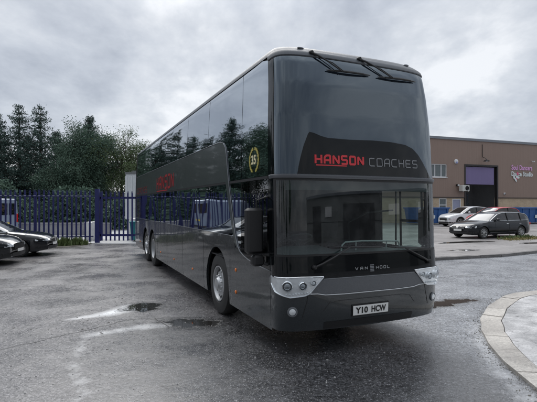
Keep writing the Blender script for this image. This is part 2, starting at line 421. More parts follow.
# number plate
m=MB(); patch(m,[QX(x) for x in frange(.951,1.488,.05)],.468,.588,off=.016); m2=MB(); patch(m2,[QX(x) for x in frange(.935,1.504,.05)],.452,.604,off=.008)
for z in (.452,.604): pass
pl=B(m,'number_plate',PLATEW,smooth=False); B(m2,'plate_holder',BPLAST,smooth=False)
m=MB(); text_font(m,'Y10',lambda u,v,o: SO(QX(.985+u),.487+v,.016+o),.185,.082,.035); text_font(m,'HCW',lambda u,v,o: SO(QX(1.225+u),.487+v,.016+o),.225,.082,.035)
B(m,'plate_characters',INK,pl,smooth=False)
# headlights
HL=mat('lamp_bowl',(.88,.90,.92),.16,.6,rv=.08,var=.12,vs=12,bump=.35,bs=9,bd=.02)
for s in (-1,1):
    X=lambda x: QX(x) if s<0 else QX(2*HW-x)
    F=(lambda q:-q) if s>0 else (lambda q:q)
    top=[(-QF+.005,.985),(QX(.25),.992),(QX(.535),.984)]
    bot=[(-QF+.005,.90),(-QF+.10,.81),(QX(.065),.768),(QX(.13),.748),(QX(.30),.765),(QX(.36),.79),(QX(.44),.88),(QX(.535),.978)]
    qq=[q for q in frange(-QF+.005,QX(.535),.02)]
    lamp=MB(); patch(lamp,[F(q) for q in qq],lambda q:lerp(bot,F(q)),lambda q:lerp(top,F(q)),off=.007,nz=6); h=B(lamp,'headlight',HL)
    m=MB(); loop=[(F(q),z) for q,z in top]+[(F(q),z) for q,z in reversed(bot)]; loop.append(loop[0]); line(m,loop,.008,.012,.03); B(m,'lamp_rim',CHROME,h)
    m=MB(); d=MB(); w=MB()
    for x,z,r in ((.10,.885,.058),(.27,.885,.046),(.40,.915,.030)):
        c=SO(X(x),z,.012); nrm=(SO(X(x),z,.1)-SO(X(x),z,0)).normalized(); Mx=Matrix.Translation(c)@nrm.to_track_quat('Z','Y').to_matrix().to_4x4()
        m.lathe([(r,-.01),(r*1.12,.02),(r*.98,.028),(r*.86,.006)],24,Mx)
        (d if x<.3 else w).lathe([(r*.8,.004),(r*.7,.016),(r*.4,.026),(.001,.03)],20,Mx)
    for k in range(9):
        q=QX(.09+k*.034) ; c=SO(F(q),.785+.002*k,.016); w.ball(c,.011,8,6)
    m.builds('lamp_ring',CHROME,h); d.builds('projector',LAMPBLK,h); w.builds('lamp_bulb',WHITEL,h)
    m=MB(); patch(m,[F(q) for q in qq],lambda q:lerp(bot,F(q)),lambda q:lerp(top,F(q)),off=.042,nz=4); B(m,'lens',LENS,h)
    c=SO(X(.155),.575,.004); nrm=(SO(X(.155),.575,.1)-SO(X(.155),.575,0)).normalized(); Mx=Matrix.Translation(c)@nrm.to_track_quat('Z','Y').to_matrix().to_4x4()
    m=MB(); m.lathe([(.062,-.002),(.060,.012),(.048,.014),(.044,.003)],24,Mx); f=B(m,'fog_lamp',GREYTRIM)
    m=MB(); m.lathe([(.043,.003),(.038,.012),(.02,.018),(.001,.02)],20,Mx); B(m,'lens',WHITEL,f)
# swoop: black lower corner, light band, edge line (both sides)
sw=[(.36,1.040),(.8,1.065),(1.1,1.10),(1.28,1.135),(1.42,1.18),(1.53,1.26),(1.60,1.38),(1.68,1.55),(1.78,1.82),(1.90,2.15),(2.0,2.45),(2.07,2.68),(2.13,2.80),(2.25,2.885),(2.42,2.915),(2.62,2.922)]
for s in (-1,1):
    m=MB(); ys=frange(.362,1.50,.06); patch(m,[QY(y,s) for y in ys],lambda q:lerp(sw,abs(q)-QF+AD),lambda q:max(1.2195,lerp(sw,abs(q)-QF+AD)+.001),off=.004,nz=2); B(m,'side_black_panel',BGLOSS)
    # band of body colour over the upper glazing
    m=MB(); zs=frange(2.236,2.915,.045)
    inv=[(z,y) for y,z in sw if z>=2.1]
    rows=[]
    for z in zs:
        y0=lerp(inv,z); rows.append([SO(QY(y0+(LEN-.3-y0)*t/50,s),z,.006) for t in range(51)])
    m.grid(rows); band=B(m,'side_band',PAINT2)
    # paint wedge between swoop and lower windows
    m=MB(); inv=[(z,y) for y,z in sw if z>=1.17]
    rows=[[SO(QY(lerp(inv,z)+k*.05*(1+.6*(z-1.2)),s),z,.007) for k in range(3)] for z in frange(1.222,2.235,.06)]
    m.grid(rows); B(m,'side_pillar',PAINT2)
    m=MB(); line(m,[(QY(y,s),z) for y,z in sw]+[(QY(y,s),2.925) for y in frange(3,LEN-.3,.5)],.006,.008,.08); line(m,[(QY(1.66,s),1.39),(QY(LEN-.1,s),1.39)],.004,.004,.4); B(m,'swoop_moulding',GREYTRIM)
    if s<0:
        # red name on the band, reads towards the front
        m=MB(); fn=lambda u,v,o: SO(QY(8.40-u,-1),2.29+v,.0065+o); text_mesh(m,'HANSON',fn,2.35,.38,.06,.25); m.grid([[SO(QY(y,-1),z,.0105) for y in frange(6.8,8.35,.2)] for z in (2.245,2.275)])
        B(m,'red_lettering',mat('faded_red_vinyl',(.36,.025,.03),.35,var=.25,vs=3),band,smooth=False)
        m=MB(); fn=lambda u,v,o: SO(QY(12.6-u,-1),2.27+v,.0065+o); text_mesh(m,'COACHES',fn,2.4,.22,.04,.3); B(m,'small_lettering',mat('dull_red_vinyl',(.16,.02,.022),.4),band,smooth=False)
    # glazing
    if s<0: ups=[(.39,1.36),(1.375,3.19)]
    else: ups=[(.39,1.36),(1.375,3.19)]
    y=3.205
    while y<LEN-.4: e=min(y+1.62,LEN-.3); ups.append((y,e)); y=e+.015
    for a,b in ups:
        hi=lambda q: 3.835-(.09*max(0,(1.0-(abs(q)-QF+AD))/.62)**2)
        m=MB(); patch(m,[QY(v,s) for v in frange(a,b,.1)],2.24,hi,dz=.08); pane=B(m,'upper_window',BGLASS,ang=60)
    y=1.42; 
    for a,b in [(1.39,2.35),(2.365,4.4),(4.415,6.2),(6.215,8.0),(8.015,9.9),(9.915,11.6),(11.615,12.8)]:
        m=MB(); patch(m,[QY(v,s) for v in frange(a,b,.2)],1.22,2.196,dz=.2); B(m,'lower_window',BGLASS,ang=60)
    m=MB(); patch(m,[QY(v,s) for v in frange(.39,LEN-.01,.3)],2.198,2.234,off=.004,nz=1); B(m,'deck_rail',BPLAST)
    # cabin side window / door glass
    m=MB(); patch(m,[QY(v,s) for v in frange(.385,1.38,.1)],1.222,2.196,dz=.2); cw=B(m,'door_glass' if s>0 else 'driver_window',CARGL if s<0 else SCREEN,ang=60)
    m=MB()
    for a,b in ((.385,.43),(.86,.91),(1.34,1.388)): patch(m,[QY(a,s),QY(b,s)],1.222,2.196,off=-.01,nz=1)
    if s<0: m=MB(); patch(m,[QY(.385,s),QY(.44,s)],1.222,2.196,off=-.01,nz=1); patch(m,[QY(1.30,s),QY(1.388,s)],1.222,2.196,off=-.01,nz=1)
    else: patch(m,[QY(.43,s),QY(.86,s)],1.60,1.64,off=-.01,nz=1)
    [B(q,'window_frame',BPLAST,cw) for q in m.split()]
    # marker lamps
    for y,z in ((1.63,.883),(1.63,.549),(4.25,.555),(6.04,.555),(7.8,.555),(11.8,.555)):
        m=MB(); c=SO(QY(y,s),z,.002); m.ball(c,.030,12,8,(.45,1.25 if y>2 else 1,.8 if y>2 else 1)); mk=B(m,'marker_lamp',AMBER)
    # locker seams
    m=MB()
    for y in (3.42,5.15,6.9,8.3): line(m,[(QY(y,s),.31),(QY(y,s),1.36)],.003,.0,.2)
    line(m,[(QY(3.42,s),1.36),(QY(8.3,s),1.36)],.003,0,.4); line(m,[(QY(11.3,s),.31),(QY(11.3,s),1.38)],.003,0,.2)
    line(m,[(QY(.36,s),.35),(QY(.36,s),1.02)],.003,0,.2); line(m,[(QY(1.9,s),.31),(QY(1.9,s),1.12)],.0025,0,.2)
    [B(q,'locker_seam',BPLAST) for q in m.split()]
# rear grille slats at tail of the offside
m=MB()
for k in range(16): 
    z=1.42+k*.045
    for s in (-1,1): m.grid([[SO(QY(y,s),z+d,.008+ (0.006 if d else 0)) for y in frange(11.65,12.5,.2)] for d in (0,.022)])
B(m,'engine_louvre',BPLAST)
# emblem 35 with wreath
ez=2.475; ey=.86
def side(y,z,o): return SO(QY(y,-1),z,o)
m=MB()
for sgn in (-1,1):
    for k in range(8):
        t=R(-62+k*19); cx=sgn*.155*math.cos(t); cz=.158*math.sin(t)
        for j,(dr,da) in enumerate(((0,.5),(.022,-.25))):
            e=ell(cx*(1+dr*3),cz*(1+dr*2),.033,.017,10,(PI/2+t+da) if sgn>0 else (PI/2-t-da))
            o=.006+((k+j)%3)*.001+(.0005 if sgn>0 else 0)
            m.add([side(ey-u,ez+v,o) for u,v in e],[tuple(range(10))])
em=B(m,'anniversary_wreath',GOLD,smooth=False)
m=MB(); text_font(m,'35',lambda u,v,o: side(ey+.085-u,ez-.06+v,.008+o),.17,.13,.03); B(m,'numerals',CREAM,em,smooth=False)
# wheels
def wheel(y,side,front):
    s=-1 if side<0 else 1
    cx=S(QY(y,side),.55).x - s*.17
    M=Matrix.Translation((cx,y,.52))@(Matrix.Rotation(-PI/2 if s<0 else PI/2,4,'Y'))
    m=MB(); m.lathe([(.30,-.14),(.40,-.15),(.49,-.13),(.52,-.09),(.522,0),(.52,.09),(.495,.13),(.41,.152),(.325,.145),(.30,.12),(.295,.05)],48,M); t=B(m,'wheel',RUBBER)
    m=MB()
    if front: prof=[(.305,.125),(.300,.143),(.283,.140),(.272,.10),(.262,.075),(.21,.105),(.15,.118),(.14,.115)]
    else: prof=[(.305,.125),(.300,.143),(.283,.140),(.272,.08),(.262,.02),(.21,-.02),(.15,-.03),(.14,-.03)]
    m.lathe(prof,48,M)
    hz=.115 if front else -.03
    m.lathe([(.14,hz),(.128,hz+.012),(.10,hz+.045),(.092,hz+.06),(.07,hz+.068),(.001,hz+.07)],32,M)
    for k in range(10):
        a=2*PI*k/10; m.lathe([(.0135,0),(.0135,.03),(.009,.036),(.0005,.037)],8,M@T(.142*math.cos(a),.142*math.sin(a),hz-.004),cap1=False)
    B(m,'rim',ALU,t)
    m=MB()
    for k in range(10):
        a=2*PI*(k+.5)/10; r=.237; h=.099 if front else 0.010
        MM=M@T(r*math.cos(a),r*math.sin(a),h)@Matrix.Rotation(a,4,'Z')@Matrix.Rotation(R(30 if front else 36),4,'Y')
        m.lathe([(.001,.004),(.032,.003),(.034,-.006)],12,MM)
    B(m,'rim_holes',BPLAST,t)
for sd in (-1,1):
    wheel(WF,sd,True); wheel(WR1,sd,False); wheel(WR2,sd,True)
# underframe and wheel wells
m=MB(); m.box(.42,2.05,.75,12.6,.34,1.1)
for y0,y1 in ((AD+.2,WF-.72),(WF+.72,WR1-.66),(WR2+.66,LEN-.15)): m.box(.06,2.41,y0,y1,.33,1.05)
m.box(.02,2.45,1.9,3.3,1.16,1.2); m.box(.02,2.45,8.5,11.3,1.16,1.2)
B(m,'underframe',BPLAST)
m=MB()
for c in (WF,WR1,WR2):
    m.tube([(.1,c,.52),(2.37,c,.52)],.09,10)
    for x in (.40,2.07): m.lathe([(.5,0),(.6,0)],24,T(x,c,.62)@AXX)
B(m,'axle',BPLAST)
# cabin interior
m=MB(); m.box(.03,2.44,.36,5.0,1.0,1.02); m.box(.03,2.44,1.98,2.02,1.0,2.17); m.box(1.15,1.18,1.1,2.0,1.02,1.6); B(m,'cabin_floor',DARKIN)
m=MB(); cq=frange(-QF-1.55,QF+1.55,.06); m.prism([(SO(q,2.18,-.03).x,SO(q,2.18,-.03).y) for q in cq],2.174,2.19); B(m,'cabin_ceiling',CEILM,smooth=False)
m=MB()
prof=[(.17,1.20),(.34,1.235),(.55,1.25),(.66,1.235),(.70,1.19),(.70,1.02)]
xs=frange(.06,2.41,.235)
m.grid([[(x,y+.25*max(0,abs(x-HW)-.75)**1.5,z+(.07 if .25<x<1.0 and y>.5 and z>1.2 else 0)) for x in xs] for y,z in prof]); B(m,'dashboard',DASH)
Ms=T(.62,.88,1.36)@Matrix.Rotation(R(-28),4,'X')
m=MB(); m.tube([Ms@Vector((.225*math.cos(t),.225*math.sin(t),0)) for t in (2*PI*k/32 for k in range(33))],.013,8,False)
for a in (R(200),R(340),R(90)): m.tube([Ms@Vector((0,0,-.02)),Ms@Vector((.22*math.cos(a),.22*math.sin(a),0))],.011,6)
m.lathe([(.001,.01),(.07,.0),(.075,-.03)],16,Ms); m.tube([Ms@Vector((0,0,-.02)),(.62,.72,1.12)],.035,8); B(m,'steering_wheel',WHEELG)
m=MB(); m.box(.38,.88,1.22,1.68,1.28,1.42,.04); m.box(.40,.86,1.62,1.74,1.40,1.96,.04); m.box(.50,.76,1.63,1.73,1.98,2.12,.03); B(m,'driver_seat',SEATM)
m=MB(); m.box(1.35,1.85,1.30,1.75,1.18,1.30,.03); m.box(1.37,1.83,1.70,1.80,1.30,1.80,.03); B(m,'courier_seat',SEATM)
WRAIL=mat('white_rail',(.7,.72,.72),.3)
m=MB(); m.tube([(1.00,.34,1.25),(1.02,.34,1.33),(1.06,.33,1.365),(1.3,.31,1.375),(1.75,.32,1.36),(1.93,.34,1.35),(1.97,.36,1.31),(1.98,.37,1.24)],.011,8)
m.tube([(1.22,.32,1.37),(1.23,.34,1.25)],.008,6); m.tube([(1.72,.32,1.36),(1.73,.34,1.25)],.008,6); B(m,'dash_rail',WRAIL)
m=MB(); m.tube([(1.55,.95,1.02),(1.55,1.0,1.6),(1.9,1.0,1.75),(2.38,1.0,1.78)],.014,8); m.tube([(2.36,.9,1.1),(2.36,.9,2.15)],.014,8); B(m,'door_handrail',BPLAST)
BLIND=mat('sun_blind',(.05,.055,.055),.8)
m=MB(); patch(m,frange(-QF+.25,QF-.25,.06),2.05,2.17,off=-.05); B(m,'sun_blind',BLIND)
# mirrors
def mirror(s):
    fx=lambda x: x if s<0 else 2*HW-x
    m=MB(); xs_=[fx(-.262),fx(-.045)]; m.box(min(xs_),max(xs_),.46,.60,1.25,1.825,.03); mi=B(m,'mirror_housing',BPLAST)
    m=MB(); m.box(min(xs_)+.02,max(xs_)-.02,.598,.604,1.28,1.80); B(m,'mirror_glass',CHROME,mi)
    m=MB(); xs2=[fx(-.19),fx(-.03)]; m.box(min(xs2),max(xs2),.45,.58,1.09,1.235,.03); B(m,'lower_housing',BPLAST,mi)
    m=MB(); m.tube([(fx(-.06),.50,1.20),(fx(-.03),.47,1.12),(fx(.03),.44,1.10)],.022,8); m.tube([(fx(-.12),.52,1.82),(fx(-.12),.52,1.92),(fx(.0),.46,1.97),(fx(.02),.45,1.97)],.012,8); [B(q,'mirror_arm',BPLAST,mi) for q in m.split()]
mirror(-1); mirror(1)
# wipers
def wiper(pivot,tip,b0,b1,name,off=.05,parallel=False):
    m=MB(); p=SO(QX(pivot[0]),pivot[1],.02); t=SO(QX(tip[0]),tip[1],off)
    m.lathe([(.03,-.02),(.03,.012),(.02,.03),(.001,.032)],12,Matrix.Translation(p)@AXY.inverted()); mid=p.lerp(t,.5)+Vector((0,-.03,0))
    m.tube([p,p.lerp(t,.2)+Vector((0,-.028,0)),mid,t],[.016,.013,.010,.008],6)
    if parallel: m.tube([p+Vector((.045,0,-.03)),p.lerp(t,.5)+Vector((.07,-.03,-.01)),t+Vector((.03,0,0))],.006,6)
    w=B(m,'wiper_arm',BPLAST)
    m=MB(); pts=[SO(QX(b0[0]+(b1[0]-b0[0])*k/10),b0[1]+(b1[1]-b0[1])*k/10,.02+.010*math.sin(PI*k/10)) for k in range(11)]
    m.tube(pts,[.006]+[.012]*9+[.006],6); pts=[SO(QX(b0[0]+(b1[0]-b0[0])*k/6),b0[1]+(b1[1]-b0[1])*k/6,.040) for k in range(1,6)]
    m.tube(pts,[.007,.012,.016,.012,.007],6); B(m,'wiper_blade',BPLAST,w)
wiper((.42,1.10),(.90,1.335),(.62,1.34),(1.42,1.315),'wiper')
wiper((2.20,1.08),(1.76,1.285),(1.50,1.31),(2.12,1.27),'wiper')
wiper((.45,3.79),(.86,3.57),(.645,3.575),(1.33,3.585),'upper',parallel=True)
wiper((1.20,3.80),(1.66,3.59),(1.454,3.58),(2.15,3.60),'upper',parallel=True)
# roof marker lamps and aerial
for x in (.32,2.15):
    m=MB(); m.ball(SO(QX(x),3.865,.012),.03,10,6,(1.6,.6,.5)); B(m,'roof_marker',GREYTRIM)
m=MB(); m.tube([(.5,1.7,3.95),(.48,1.85,4.2)],.005,5); B(m,'aerial',BPLAST)

coach.scale=(1.027,1,1); coach.location.x-=.015
# ================================================================== GROUND
def sdist(px,py,poly):
    d=1e9; ins=False; n=len(poly)
    for i in range(n):
        x0,y0=poly[i]; x1,y1=poly[(i+1)%n]; dx,dy=x1-x0,y1-y0
        t=max(0,min(1,((px-x0)*dx+(py-y0)*dy)/(dx*dx+dy*dy+1e-12)))
        d=min(d,math.hypot(px-x0-t*dx,py-y0-t*dy))
        if (y0>py)!=(y1>py) and px<(x1-x0)*(py-y0)/(y1-y0)+x0: ins=not ins
    return -d if ins else d
def pdist(px,py,pl):
    d=1e9
    for (x0,y0),(x1,y1) in zip(pl,pl[1:]):
        dx,dy=x1-x0,y1-y0; t=max(0,min(1,((px-x0)*dx+(py-y0)*dy)/(dx*dx+dy*dy+1e-12)))
        d=min(d,math.hypot(px-x0-t*dx,py-y0-t*dy))
    return d
PUD=[([(-2.58,7.75),(-2.62,8.30),(-2.3,8.42),(-2.02,8.35),(-1.95,7.85),(-2.2,7.70)],1),
     ([(-1.84,7.00),(-1.55,7.22),(-1.0,7.22),(-.7,7.05),(-.75,6.80),(-1.15,6.62),(-1.5,6.75)],.9),
     ([(2.6,8.10),(3.1,8.42),(3.6,8.70),(4.15,8.74),(4.1,8.55),(3.5,8.25),(3.0,7.95)],1),
     ([(-6.3,11.6),(-5.6,11.75),(-5.3,11.55),(-5.9,11.4)],.6),([(-4.0,10.35),(-3.4,10.5),(-3.3,10.3),(-3.8,10.2)],.6),
     ([(-7.2,11.0),(-6.4,11.1),(-6.5,10.8),(-7.2,10.75)],.7),([(-6.9,9.9),(-6.3,10.05),(-6.2,9.75),(-6.8,9.7)],.65),([(-7.3,9.0),(-6.6,9.15),(-6.4,8.9),(-7.2,8.8)],.65),
     ([(-9.5,12.2),(-7.6,12.5),(-7.7,12.25),(-9.5,11.9)],.7),([(4.8,11.45),(5.7,11.7),(5.6,11.5),(4.9,11.3)],.7),([(2.3,10.6),(3.9,11.3),(4.3,11.3),(3.0,10.5)],.8)]
PALE_GLINT=[([(-3.05,7.30),(-2.85,7.65),(-2.62,8.2),(-2.48,8.2),(-2.40,7.8),(-2.65,7.45)],1.25),([(-2.62,6.35),(-2.0,6.85),(-1.3,7.05),(-1.35,6.82),(-2.0,6.55),(-2.6,6.15)],.8),([(-3.2,7.2),(-2.9,7.5),(-2.55,8.1),(-2.45,8.0),(-2.5,7.65),(-2.8,7.4)],1.3)]  # first and last: sky glint on a puddle, painted as colour; middle: dust
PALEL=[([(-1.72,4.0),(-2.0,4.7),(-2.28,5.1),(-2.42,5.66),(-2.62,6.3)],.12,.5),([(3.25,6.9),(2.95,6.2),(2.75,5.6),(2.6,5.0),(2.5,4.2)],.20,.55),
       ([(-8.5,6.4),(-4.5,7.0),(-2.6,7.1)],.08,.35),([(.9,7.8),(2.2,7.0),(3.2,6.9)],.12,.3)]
PATCH_SHADE=[(-1.15,3.0),(-1.9,5.2),(-2.3,6.3),(-2.1,6.9),(-.9,7.3),(.6,7.3),(1.5,6.6),(2.2,6.2),(2.5,5.2),(2.55,3.0)]  # dark tarmac patch; also paints the coach's shade and reflection into ground colour
def axis(a,b,st,far):
    v=frange(a,b,st); s=st
    x=b
    while x<far[1]: s*=1.22; x+=s; v.append(min(x,far[1]))
    s=st; x=a; w_=[]
    while x>far[0]: s*=1.22; x-=s; w_.append(max(x,far[0]))
    return w_[::-1]+v
xs=axis(-10,8,.09,(-500,500)); ys=axis(2.5,15,.09,(-300,900))
me=bpy.data.meshes.new('ground'); nx,ny=len(xs),len(ys)
rg=random.Random(3)
vs=[]; A={'puddle':[],'pale':[],'dark':[],'road':[]}
bb=[(min(p[0] for p in q)-.6,max(p[0] for p in q)+.6,min(p[1] for p in q)-.6,max(p[1] for p in q)+.6,q,wt) for q,wt in PUD]
bp=[(min(p[0] for p in q)-.6,max(p[0] for p in q)+.6,min(p[1] for p in q)-.6,max(p[1] for p in q)+.6,q,wt) for q,wt in PALE_GLINT]
for y in ys:
    for x in xs:
        vs.append((x,y,0))
        near=-12<x<10 and 2<y<16
        p=pa=dk=0
        if near:
            for a,b,c,d,q,wt in bb:
                if a<x<b and c<y<d: p=max(p,wt*max(0,min(1,.5-sdist(x,y,q)/.7)))
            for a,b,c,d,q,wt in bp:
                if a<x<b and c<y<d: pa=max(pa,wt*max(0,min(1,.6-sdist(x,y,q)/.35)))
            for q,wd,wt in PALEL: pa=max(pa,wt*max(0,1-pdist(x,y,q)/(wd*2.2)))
            dk=max(0,min(1,.5-sdist(x,y,PATCH_SHADE)/1.2)) if y<9 else 0
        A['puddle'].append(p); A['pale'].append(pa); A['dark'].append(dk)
        rd=max(0,min(1,(x-(1.2-.45*(y-6)))/1.2)) if y>0 else .5
        A['road'].append(rd)
fs=[(j*nx+i,j*nx+i+1,(j+1)*nx+i+1,(j+1)*nx+i) for j in range(ny-1) for i in range(nx-1)]
me.from_pydata(vs,[],fs)
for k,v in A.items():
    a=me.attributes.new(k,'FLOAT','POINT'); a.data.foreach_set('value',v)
gm=bpy.data.materials.new('wet_tarmac'); g=NG(nt(gm)); b=g.n['Principled BSDF']; me.materials.append(gm)
v=g.coord('Object')
big=g.noise(v,.35,6,.6,.4); mid=g.noise(v,2.2,6,.65); fine=g.noise(v,38,4,.7); grit=g.noise(v,110,2,.6)
spk=g.vor(v,55); spkc=g.vor(v,55,out=1)
dk=g.attr('dark'); pale=g.attr('pale'); pud=g.attr('puddle'); road=g.attr('road')
c=g.mix(g.ramp(big,[(.35,0),(.65,1)]),(.082,.078,.079),(.155,.147,.149))
c2=g.mix(g.ramp(mid,[(.35,0),(.65,1)]),(.145,.152,.167),(.24,.25,.268))
c=g.mix(road,c,c2)
c3=g.mix(g.ramp(mid,[(.3,0),(.7,1)]),(.030,.030,.032),(.070,.070,.074)); c=g.mix(dk,c,c3)  # darker tarmac, with the coach's shade mixed into its colour
# aggregate: pale and dark chips
bw=g.new('ShaderNodeRGBToBW'); g.link(spkc,bw.inputs[0])
chip=g.math('MULTIPLY',g.ramp(spk,[(.22,1),(.42,0)]),g.ramp(bw.outputs[0],[(.55,0),(.62,1)]))
chipd=g.math('MULTIPLY',g.ramp(spk,[(.3,1),(.5,0)]),g.ramp(bw.outputs[0],[(.34,1),(.40,0)]))
c=g.mix(g.math('MULTIPLY',chip,.4),c,(.36,.36,.37)); c=g.mix(g.math('MULTIPLY',chipd,.85),c,(.035,.035,.036))
gr=g.ramp(fine,[(.41,.42),(.59,1.6)]); c=g.mix(1.0,c,gr,'MULTIPLY'); gr2=g.ramp(g.noise(v,17,5,.8),[(.41,.50),(.59,1.5)]); c=g.mix(1.0,c,gr2,'MULTIPLY')
# scattered debris and dark scuffs on the yard
deb=g.ramp(g.noise(g.coord('Object',(1,2.6,1)),2.6,5,.75,.8),[(.60,0),(.67,1)]); c=g.mix(g.math('MULTIPLY',deb,.75),c,(.045,.042,.040))
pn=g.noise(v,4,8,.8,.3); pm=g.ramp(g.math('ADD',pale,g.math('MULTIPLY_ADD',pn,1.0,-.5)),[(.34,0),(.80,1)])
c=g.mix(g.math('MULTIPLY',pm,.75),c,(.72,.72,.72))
sky_glint=g.ramp(g.math('ADD',pale,g.math('MULTIPLY_ADD',g.noise(v,5,5,.7,.8),1.0,-.5)),[(.97,0),(1.0,1)]); c=g.mix(g.math('MULTIPLY',sky_glint,.9),c,(.86,.87,.88))  # crisp white stands in for bright sky mirrored in the puddle
lite=g.ramp(g.noise(v,1.1,7,.75,.6),[(.56,0),(.72,1)]); c=g.mix(g.math('MULTIPLY',lite,.28),c,(.34,.34,.35))
# cracks
ck=g.vor(g.coord('Object',(.35,.8,1)),.9,'DISTANCE_TO_EDGE')
wv=g.math('ADD',ck,g.math('MULTIPLY_ADD',g.noise(v,7,5,.7),.09,-.045)); crm=g.ramp(wv,[(.0,1),(.012,0)]); c=g.mix(g.math('MULTIPLY',crm,.3),c,(.04,.04,.04))
pu=g.math('ADD',pud,g.math('MULTIPLY_ADD',g.noise(v,3.4,6,.75,.6),.85,-.425)); pmask=g.ramp(pu,[(.49,0),(.54,1)]); damp=g.ramp(pu,[(.28,0),(.52,1)])
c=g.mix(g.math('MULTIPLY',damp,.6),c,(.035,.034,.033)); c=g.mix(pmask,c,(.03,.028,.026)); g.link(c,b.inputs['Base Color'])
rough=g.ramp(g.math('ADD',g.math('MULTIPLY',g.noise(v,.8,6,.7,.3),.7),g.math('MULTIPLY',g.noise(v,14,4,.8),.3)),[(.38,.16),(.62,.46)]); rough=g.mix(damp,rough,.22); rough=g.mix(pmask,rough,.015); g.link(rough,b.inputs['Roughness'])
h=g.math('ADD',g.math('MULTIPLY',fine,.5),g.math('MULTIPLY',grit,.5)); h=g.math('ADD',h,g.math('MULTIPLY',chip,.5)); 
inv=g.math('SUBTRACT',1.0,pmask); h=g.math('MULTIPLY',h,inv)
hb=g.math('MULTIPLY',g.noise(v,3.5,4,.6),inv)
nb=g.bump(hb,.3,.02); nb=g.bump(h,.6,.005,nb); g.link(nb,b.inputs['Normal']); b.inputs['IOR'].default_value=1.9
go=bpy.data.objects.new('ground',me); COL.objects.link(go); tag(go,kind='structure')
def stone(name,lo,hi,ro=.5,sc=4,agg=.4,streak=0,bumpy=.4,spot=None):
    m=bpy.data.materials.new(name); g=NG(nt(m)); b=g.n['Principled BSDF']; v=g.coord('Object')
    n=g.noise(v,sc*.2,6,.65,.5); n2=g.noise(v,sc*6,5,.7); c=g.mix(g.ramp(n,[(.35,0),(.65,1)]),lo,hi); c=g.mix(agg,c,g.ramp(n2,[(.3,.25),(.7,.9)]),'OVERLAY')
    if spot: c=g.mix(g.ramp(g.noise(v,sc*.5,6,.75,1.0),[(.56,0),(.66,.8)]),c,spot)
    g.link(c,b.inputs['Base Color']); g.link(g.ramp(n,[(.3,ro-.15),(.7,ro+.15)]),b.inputs['Roughness']); g.link(g.bump(n2,bumpy,.006),b.inputs['Normal']); return m
# far yard beyond the road: raised slab with a kerb
E0=Vector((5.63,14.96)); ED=Vector((10.69-5.63,17.52-14.96)).normalized()
edge=[(-6,60),(-3,34),(.2,20),(1.2,16.2),(2.0,14.6),(2.9,14.05),(4.2,14.35),(5.63,14.96),(8.33,15.95),(10.69,17.4)]+[(10.69+ED.x*t,17.4+ED.y*t) for t in (8,20,45,90)]
YARD=stone('pale_yard_tarmac',(.16,.148,.143),(.26,.245,.238),.5,2,.35,spot=(.09,.08,.075))
m=MB(); poly=edge+[(120,140),(0,140)]; m.prism(poly,-.4,.10); tag(m.build('far_yard',YARD,smooth=False),kind='structure')
KERB=stone('kerb_stone',(.10,.095,.09),(.19,.18,.175),.5,6)
m=MB()
for (a,c_),(d,e) in zip(edge[2:],edge[3:]):
    L_=math.hypot(d-a,e-c_); n=max(1,int(L_/.9)); ux,uy=(d-a)/L_,(e-c_)/L_
    for k in range(n):
        s0=k*L_/n+.006; s1=(k+1)*L_/n-.006; px,py=a+ux*s0,c_+uy*s0; qx,qy=a+ux*s1,c_+uy*s1; wx,wy=uy*.13,-ux*.13; dz=rg.uniform(-.004,.006)
        m.prism([(px,py),(px+wx,py+wy),(qx+wx,qy+wy),(qx,qy)],-.3,.094+dz)
tag(m.build('kerb',KERB,smooth=False),kind='structure')
# puddle sheets on the far yard
WATER=mat('puddle_water',(.04,.038,.036),.02,0,1.33,var=.1,rv=.005)
def blob(mb,cx,cy,rx,ry,z,seed,rot=0):
    r_=random.Random(seed); ph=[r_.uniform(0,6) for _ in range(4)]; pts=[]
    for k in range(40):
        t=2*PI*k/40; q=1+.22*math.sin(2*t+ph[0])+.14*math.sin(3*t+ph[1])+.09*math.sin(5*t+ph[2])+.05*math.sin(9*t+ph[3]); x=rx*q*math.cos(t); y=ry*q*math.sin(t)
        pts.append((cx+x*math.cos(rot)-y*math.sin(rot),cy+x*math.sin(rot)+y*math.cos(rot),z))
    mb.add(pts,[tuple(range(40))])
for i,(cx,cy,rx,ry) in enumerate(((9.4,21.0,1.3,.42),(13.2,20.8,1.5,.35),(7.6,17.2,.7,.18),(16.5,23.4,1.3,.35),(12.3,18.6,.9,.15))):
    m=MB(); blob(m,cx,cy,rx,ry,.104,i+3,.35); tag(m.build('puddle',WATER,smooth=False),kind='structure')
# pavement island on the right, kerb stones round concrete
isl=[(7.6,9.75),(6.6,9.62),(5.76,9.44),(5.17,9.20),(4.75,8.88),(4.38,8.46),(3.98,7.98),(3.65,7.46),(3.42,7.12),(3.27,6.75),(3.12,6.45),(3.03,6.15),(2.93,5.88),(2.86,5.6),(2.80,5.35),(2.75,5.12),(2.72,4.74),(2.68,4.36),(2.66,3.9),(2.70,3.2),(2.85,2.4),(3.2,1.6)]
def resample(pl,st):
    out=[]; acc=0
    for (a,b_),(c_,d) in zip(pl,pl[1:]):
        L_=math.hypot(c_-a,d-b_); n=max(1,int(L_/.04))
        for k in range(n): out.append((a+(c_-a)*k/n,b_+(d-b_)*k/n))
    res=[out[0]]
    for p in out:
        if math.hypot(p[0]-res[-1][0],p[1]-res[-1][1])>=st: res.append(p)
    return res
def offs(pl,d):
    r_=[]
    for i,p in enumerate(pl):
        a=pl[max(0,i-1)]; c_=pl[min(len(pl)-1,i+1)]; ux,uy=c_[0]-a[0],c_[1]-a[1]; l=math.hypot(ux,uy) or 1; r_.append((p[0]-uy/l*d,p[1]+ux/l*d))
    return r_
KST=stone('pale_kerb_stone',(.30,.275,.245),(.50,.47,.425),.38,5,.6,spot=(.17,.155,.14))
